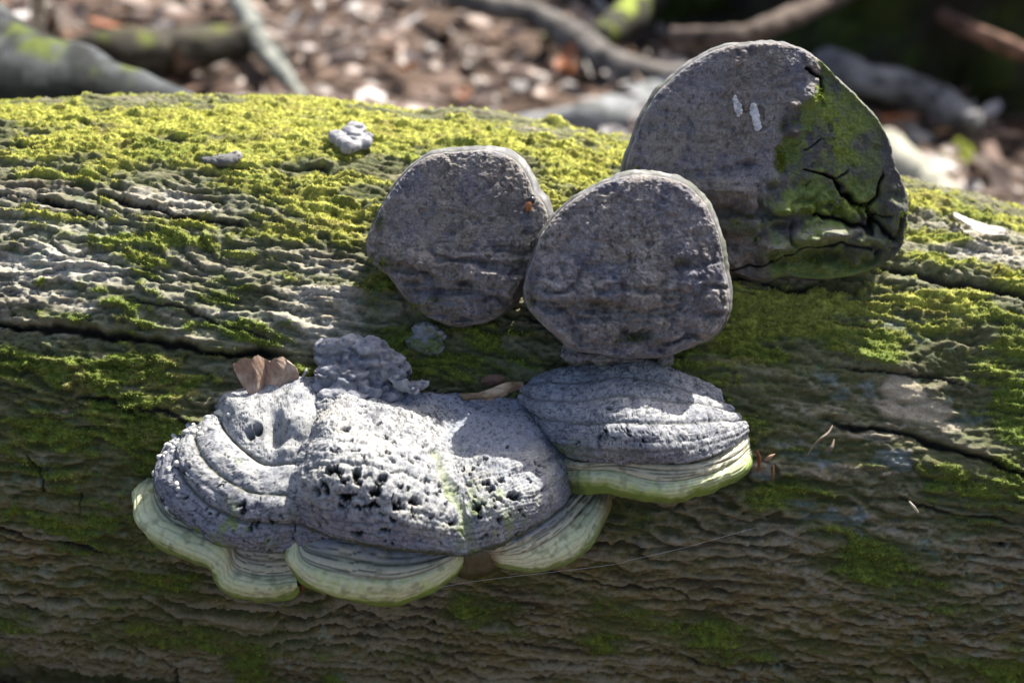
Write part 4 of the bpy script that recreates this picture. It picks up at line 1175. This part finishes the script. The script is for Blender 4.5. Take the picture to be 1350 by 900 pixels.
leaf_loft('dry_leaf', [[(1257, 282, .004), (1275, 287, .008), (1295, 294, .008), (1320, 303, .005)], [(1257, 286, .005), (1275, 293, .010), (1297, 299, .010), (1325, 306, .006)], [(1263, 290, .004), (1278, 300, .008), (1300, 309, .008), (1324, 310, .004)]], 40, 20, lambda G, U, W, v: np.ones(G.shape) * np.array([.62, .58, .50]), 'pale bleached leaf shining in the sun on the log, far right')
leaf_loft('dry_leaf', [[(76, 545, .004), (84, 538, .006), (92, 541, .005)], [(77, 549, .004), (86, 546, .007), (98, 546, .005)], [(80, 552, .003), (87, 551, .005), (95, 550, .004)]], 16, 10, col_brown([.30, .18, .13], [.40, .27, .2]), 'tiny pinkish leaf scrap stuck on shaded bark at the left edge')
leaf_loft('dry_leaf', [[(392, 768, .045), (394, 760, .048), (400, 764, .050)], [(392, 778, .044), (396, 772, .048), (402, 768, .050)], [(396, 783, .044), (399, 778, .047), (403, 771, .049)]], 12, 10, col_brown([.22, .10, .05], [.3, .15, .08]), 'small rusty leaf tip caught between two pale lips of the big shelf fungus')

# needles, twig, silk thread
def tube(name, pts, radii, mat, root=None, ns=8, col=(.2, .15, .1), coln=None, wob=0.0, sub=8, seed=0):
    pts = np.array(pts, float); radii = np.array(radii, float)
    m = sub * (len(pts) - 1) + 1
    t = np.linspace(0, len(pts) - 1, m)
    C = catmull(pts, t); R = np.interp(t, np.arange(len(pts)), radii)
    T = np.gradient(C, axis=0); T /= np.linalg.norm(T, axis=1, keepdims=True) + 1e-12
    ref = np.array([0, 0, 1.0]) if abs(T[:, 2]).mean() < .8 else np.array([1.0, 0, 0])
    A = np.cross(T, ref); A /= np.linalg.norm(A, axis=1, keepdims=True); B = np.cross(T, A)
    ph = np.linspace(0, 2 * math.pi, ns, endpoint=False)
    d = np.cos(ph)[None, :, None] * A[:, None] + np.sin(ph)[None, :, None] * B[:, None]
    G = C[:, None] + d * R[:, None, None]
    if wob:
        rr = R.mean()
        nz = fb3(G, 1.2 / rr, 3, 900 + seed) * .5 + .5 * n3(G[..., 0] * .6 / rr, G[..., 1] * .6 / rr, G[..., 2] * .6 / rr, seed)
        G = C[:, None] + d * (R[:, None] * (1 + wob * nz))[..., None]
    G[0] = C[0]; G[-1] = C[-1]
    cc = np.tile(np.array(col, float), G.shape[:2] + (1,)) if coln is None else coln(G, d)
    return mesh_obj(name, G, grid_faces(m, ns, True), mat, root, cc)

def P_(l): return [pp(a, b, c) for a, b, c in l]
for pts, lab, cc in [([(998, 593, .012), (1001, 606, .008), (999, 625, .004)], 'brown needle on the bark nearest the small shelf fungus', (.30, .12, .06)),
                     ([(1008, 607, .006), (1015, 602, .008), (1022, 598, .008)], 'pale needle lying slanted beside the small shelf fungus', (.45, .3, .2)),
                     ([(1019, 612, .006), (1019, 624, .006), (1019, 636, .004)], 'thin upright needle hanging on the bark right of the small shelf fungus', (.26, .15, .06))]:
    tag(tube('needle', P_(pts), [.0009, .0011, .0003], M_LEAF, None, 6, cc), lab, 'needle', 'needles beside the small shelf fungus')
tag(tube('twig', P_([(1064, 602, .004), (1070, 590, .006), (1082, 578, .010), (1092, 570, .008), (1098, 560, .006)]), [.0003, .0006, .0007, .0007, .0004], M_LEAF, None, 6, (.30, .25, .18)), 'thin bent twig on mossy bark to the right of the small shelf fungus', 'twig')
tag(tube('twig', P_([(1088, 595, .003), (1096, 590, .006), (1100, 578, .005)]), [.0004, .0012, .0003], M_LEAF, None, 6, (.28, .22, .16)), 'short stubby twig just right of the thin bent twig', 'twig')
tag(tube('twig', P_([(1198, 660, .004), (1205, 668, .006), (1211, 676, .004)]), [.0006, .0008, .0005], M_LEAF, None, 6, (.5, .45, .38)), 'short pale twig lying on dark bark at lower right', 'twig')
tag(tube('twig', P_([(398, 500, .012), (403, 490, .016), (405, 485, .014)]), [.0007, .0009, .0006], M_LEAF, None, 6, (.42, .42, .42)), 'short grey twig stub between the brown leaf and the knob of the big fungus', 'twig')
tag(tube('spider_thread', P_([(566, 776, .066), (640, 764, .05), (760, 750, .03), (818, 742, .014), (830, 738, .012), (900, 722, .012), (1000, 694, .010)]), [.00006] * 7, M_SILK, None, 5), 'single spider thread stretched across the shaded bark from the big shelf fungus', 'thread')

# small beetle on the rim of the left disc
bt = empty('beetle', on_frame(np.array(698.), np.array(268.), FR1, .006), 'tiny dark beetle with orange rear on the right rim of the left hoof fungus', 'insect')
M_SHELL = mat_tint('beetle_shell', 300, .1, .25, .1, .0001, .6)
for nm, px_, py_, r_, sc_, c_ in (('abdomen', 697, 272, 6.5, (.7, .8, 1.2), (.30, .10, .03)), ('head', 701, 264, 4.6, (1, .9, 1.1), (.02, .02, .025))):
    lump(nm, [(on_frame(px_, py_, FR1, .0028), r_ * .00043, sc_, .3)], .0003, bt, M_SHELL, lambda V, N, c_=c_: np.tile(c_, (len(V), 1)), .0001, 300)

# ------------------------------------------------------------------ ground, litter and the wood behind
gx = np.r_[np.linspace(-60, -5, 30), np.linspace(-4.8, 4.8, 110), np.linspace(5, 60, 30)]
gy = np.r_[np.linspace(-30, -1.2, 20), np.linspace(-1, 9, 110), np.linspace(9.4, 120, 40)]
GX, GY = np.meshgrid(gx, gy)
gz = ground_z(GX, GY) + .03 * fb2(GX * 1.3, GY * 1.3, 3, 7) - .035 * np.exp(-(np.hypot(0, GY) / .3) ** 2) + .01 * fb2(GX * 9, GY * 9, 2, 9) + .35 * fb2(GX * .1, GY * .1, 2, 11) * sst(4, 20, np.hypot(GX, GY))
gc = mixc(np.tile(np.array([.055, .036, .024]), GX.shape + (1,)), [.12, .08, .06], sst(-.3, .5, fb2(GX * 14, GY * 14, 3, 12)))
go = mesh_obj('ground', np.stack([GX, GY, gz], -1), grid_faces(len(gy), len(gx)), M_SOIL, None, gc)
tag(go, kind='structure')

def scatter_leaves(n, xr, yr, seed):
    r = np.random.default_rng(seed)
    x = r.uniform(*xr, n); y = r.uniform(*yr, n)
    z = ground_z(x, y) + .03 * fb2(x * 1.3, y * 1.3, 3, 7) + .004 + r.random(n) * .028
    L = r.uniform(.016, .034, n); W = L * r.uniform(.5, .75, n)
    yaw = r.uniform(0, 2 * math.pi, n); tx = r.normal(0, .38, n); ty = r.normal(0, .38, n); curl = r.normal(0, .5, n)
    st = [(-1, 0), (-.45, .75), (.25, .95), (1, .02)]
    u = np.array([-1, -.5, .3, 1]); hw = np.array([.03, .85, .8, .03])
    loc = []
    for k in range(4):
        for sgn in (-1, 0, 1):
            loc.append((u[k], sgn * hw[k]))
    loc = np.array(loc)
    a = loc[None, :, 0] * L[:, None]; b = loc[None, :, 1] * W[:, None]
    c = curl[:, None] * (a ** 2 / L[:, None] + 1.2 * b ** 2 / W[:, None]) * .8
    e = np.stack([np.cos(yaw), np.sin(yaw), tx], -1); f = np.stack([-np.sin(yaw), np.cos(yaw), ty], -1); g = np.cross(e, f)
    P = np.stack([x, y, z], -1)[:, None] + a[..., None] * e[:, None] + b[..., None] * f[:, None] + c[..., None] * g[:, None]
    q = []
    for k in range(3):
        for m in range(2):
            q.append([k * 3 + m, k * 3 + m + 1, (k + 1) * 3 + m + 1, (k + 1) * 3 + m])
    q = np.array(q); Fc = (q[None] + 12 * np.arange(n)[:, None, None]).reshape(-1, 4)
    pal = np.array([[.24, .165, .125], [.33, .25, .205], [.15, .10, .078], [.43, .37, .33], [.30, .11, .045], [.07, .05, .04], [.55, .52, .50]])
    w = r.choice(len(pal), n, p=[.22, .18, .20, .13, .04, .15, .08])
    col = pal[w] * r.uniform(.55, 1.05, n)[:, None]
    return P, Fc, np.repeat(col[:, None], 12, 1)
P, Fc, Cc = scatter_leaves(15500, (-2.6, 2.6), (.25, 5.2), 3)
P2, Fc2, Cc2 = scatter_leaves(3000, (-2.2, 2.2), (-1.4, .25), 4)
V, Fq, Cq = merge([(P, Fc, Cc), (P2, Fc2, Cc2)])
tag(mesh_obj('leaf_litter', V, Fq, M_LITTER, None, Cq, smooth=True), 'brown and bleached fallen beech leaves covering the forest floor', 'leaf litter', kind='stuff')

def GP(px, py, dz=0.0):
    return hit_ground(float(px), float(py), dz)

def barkcol(base, moss, amt, light=None):
    def f(G, d):
        C = np.tile(np.array(base, float), G.shape[:2] + (1,))
        g = fb3(G * np.array([.5, 1, 1]), 75, 3, 950); g2 = fb3(G, 34, 3, 953)
        C = mixc(C, np.array(light if light is not None else np.array(base) * 2.2) * .8, sst(0, .3, g) * .8)
        C = mixc(C, np.array(base) * .25, sst(-.05, -.35, g) * .8)
        C = mixc(C, moss, sst(.15, -.15, -(d[..., 2] * .45 + g2 * .8 + amt - .5)) * 1.0 if amt > -1 else np.zeros(g.shape))
        return C
    return f
MS = [.07, .09, .012]
def branch(name, pts, radii, base, amt, label, cat='branch', light=None, ns=28, wob=.32, seed=0, moss=MS, forks=()):
    P = [GP(a, b, dz) if dz < .35 else at_y(np.array(float(a)), np.array(float(b)), dz) for a, b, dz in pts]
    root = empty(name, P[0], label, cat)
    tube('stem', P, radii, M_WOOD, root, ns, coln=barkcol(base, moss, amt, light), wob=wob, seed=seed, sub=14)
    for fp, fr_ in forks:
        tube('side_branch', [GP(a, b, dz) for a, b, dz in fp], fr_, M_WOOD, root, 10, coln=barkcol(base, moss, amt, light), wob=wob, seed=seed + 1)
    return root

# left: trunk foot close behind the log
branch('tree_root', [(-330, -90, .62), (-150, 10, .56), (0, 128, .50), (120, 152, .46), (230, 168, .43), (320, 190, .40)], [.11, .085, .070, .052, .034, .012], [.018, .021, .022], -.12, 'broad grey tree root with moss, sloping down behind the log at top left', 'tree root', light=[.09, .10, .105], wob=.34, seed=2)
branch('fallen_branch', [(60, 75, .05), (160, 72, .06), (230, 66, .06), (330, 52, .07)], [.02, .036, .036, .028], [.035, .03, .02], -.02, 'thick dark branch with bright moss, lying behind the root at top left', seed=3, moss=[.07, .085, .008])
branch('thin_branch', [(300, -30, .06), (325, 20, .06), (345, 60, .05), (372, 95, .04), (400, 135, .02)], [.016, .017, .015, .014, .01], [.17, .18, .16], -2, 'thin pale grey branch lying slantwise behind the log at upper left', light=[.3, .31, .27], seed=4, forks=[([(345, 60, .05), (370, 66, .05), (378, 85, .03)], [.007, .005, .003])])
branch('fallen_branch', [(560, -20, .08), (640, 8, .08), (705, 18, .08), (760, 55, .06), (820, 90, .05), (900, 110, .04), (980, 100, .04)], [.018, .020, .020, .026, .028, .030, .026], [.11, .10, .09], -2, 'long grey brown branch running down to the right behind the log, top centre', light=[.22, .2, .18], seed=5)
branch('fallen_branch', [(650, 165, .01), (720, 162, .01), (780, 158, .02), (840, 145, .02), (900, 132, .03), (980, 120, .03)], [.008, .018, .030, .038, .044, .046], [.20, .21, .21], -2, 'thick pale bleached branch directly behind the log, left of the largest hoof fungus', light=[.30, .31, .32], seed=6, wob=.12)
branch('fallen_branch', [(1085, 80, .05), (1130, 105, .05), (1190, 115, .05), (1240, 135, .04), (1290, 165, .03)], [.03, .032, .026, .028, .018], [.16, .15, .15], -2, 'grey branch lying in shade right of the largest hoof fungus', light=[.3, .29, .28], seed=7)
branch('fallen_branch', [(880, 50, .12), (960, 50, .14), (1030, 28, .16), (1090, 2, .18), (1150, -25, .18)], [.016, .018, .018, .016, .014], [.09, .065, .05], -2, 'reddish brown branch crossing the dark top edge, right of centre', seed=8, light=[.16, .12, .10])
branch('fallen_branch', [(1220, 8, .16), (1280, 40, .16), (1350, 70, .14), (1420, 90, .14)], [.012, .014, .015, .015], [.13, .07, .045], -2, 'thin reddish branch in the dark top right corner', seed=9)
branch('fallen_branch', [(1110, 4, .10), (1200, 2, .10), (1290, 8, .10), (1400, 14, .10)], [.012, .013, .012, .012], [.26, .26, .26], -2, 'pale thin branch along the top edge at the far right', seed=12)
branch('fallen_branch', [(1165, 190, .02), (1195, 222, .02), (1225, 248, .01), (1260, 275, .01)], [.028, .030, .030, .024], [.36, .35, .28], -2, 'short pale log end standing just right of the largest hoof fungus', light=[.36, .35, .29], seed=10, wob=.1)
branch('fallen_branch', [(900, -60, .10), (850, 0, .09), (815, 32, .08), (790, 55, .06)], [.035, .034, .03, .02], [.03, .028, .02], .1, 'bright green mossy branch end at the top edge, left of the largest hoof fungus', seed=11, moss=[.20, .25, .03])
branch('stick', [(48, 46, .02), (50, 20, .09), (50, -20, .19)], [.010, .011, .011], [.40, .40, .36], -2, 'short upright pale stick at the top left corner', 'stick', seed=13, light=[.55, .55, .5])

def mound(name, px, py, w, d, h, col, label, cat, seed, mossc=(.035, .05, .008), dz=0, pw=1):
    c = GP(px, py)
    u = np.linspace(0, math.pi / 2, 40)[:, None]; a = np.linspace(0, 2 * math.pi, 90, endpoint=False)[None]
    X = np.sin(u) ** pw * np.cos(a) * w; Y = np.sin(u) ** pw * np.sin(a) * d; Z = np.cos(u) * h + 0 * a
    G = c + np.stack([X, Y, Z + dz], -1)
    r = 1 + .35 * fb3(G, 4 / max(w, d), 4, 960 + seed)
    G = c + np.stack([X * r, Y * r, Z * r - .03 + dz], -1)
    g = fb3(G, 14, 4, 970 + seed)
    C = mixc(np.tile(np.array(col, float), G.shape[:2] + (1,)), mossc, sst(-.3, .3, g))
    return tag(mesh_obj(name, G, grid_faces(40, 90, True)[:, ::-1], M_SOIL, None, C), label, cat)
mound('mossy_stump', 1215, 78, .44, .34, .62, (.022, .018, .012), 'large dark stump overgrown with green moss, in shade at top right', 'stump', 1, pw=.35)  # stump enlarged, steepened and darkened to produce the deep shade in this corner
mound('mossy_stump', 930, 22, .26, .22, .42, (.022, .018, .012), 'low dark mossy stump behind the largest hoof fungus', 'stump', 2, pw=.4)
mound('moss_cushion', 733, 58, .045, .045, .05, (.3, .33, .03), 'small bright yellow green moss cushion among leaves, top centre', 'moss', 3, (.30, .36, .03))
mound('moss_cushion', 1265, 205, .03, .03, .05, (.3, .33, .06), 'small yellow green moss tuft on the leaf litter at the right edge', 'moss', 4, (.34, .38, .06))
for q, (px, py, r, lab) in enumerate([(1090, 92, .045, 'pale grey stone peeking out right of the top of the largest hoof fungus'), (1205, 175, .035, 'rounded grey stone on the leaves, right background')]):
    mound('stone', px, py, r, r, r * .9, (.38, .37, .35), lab, 'stone', 10 + q, (.3, .29, .28))
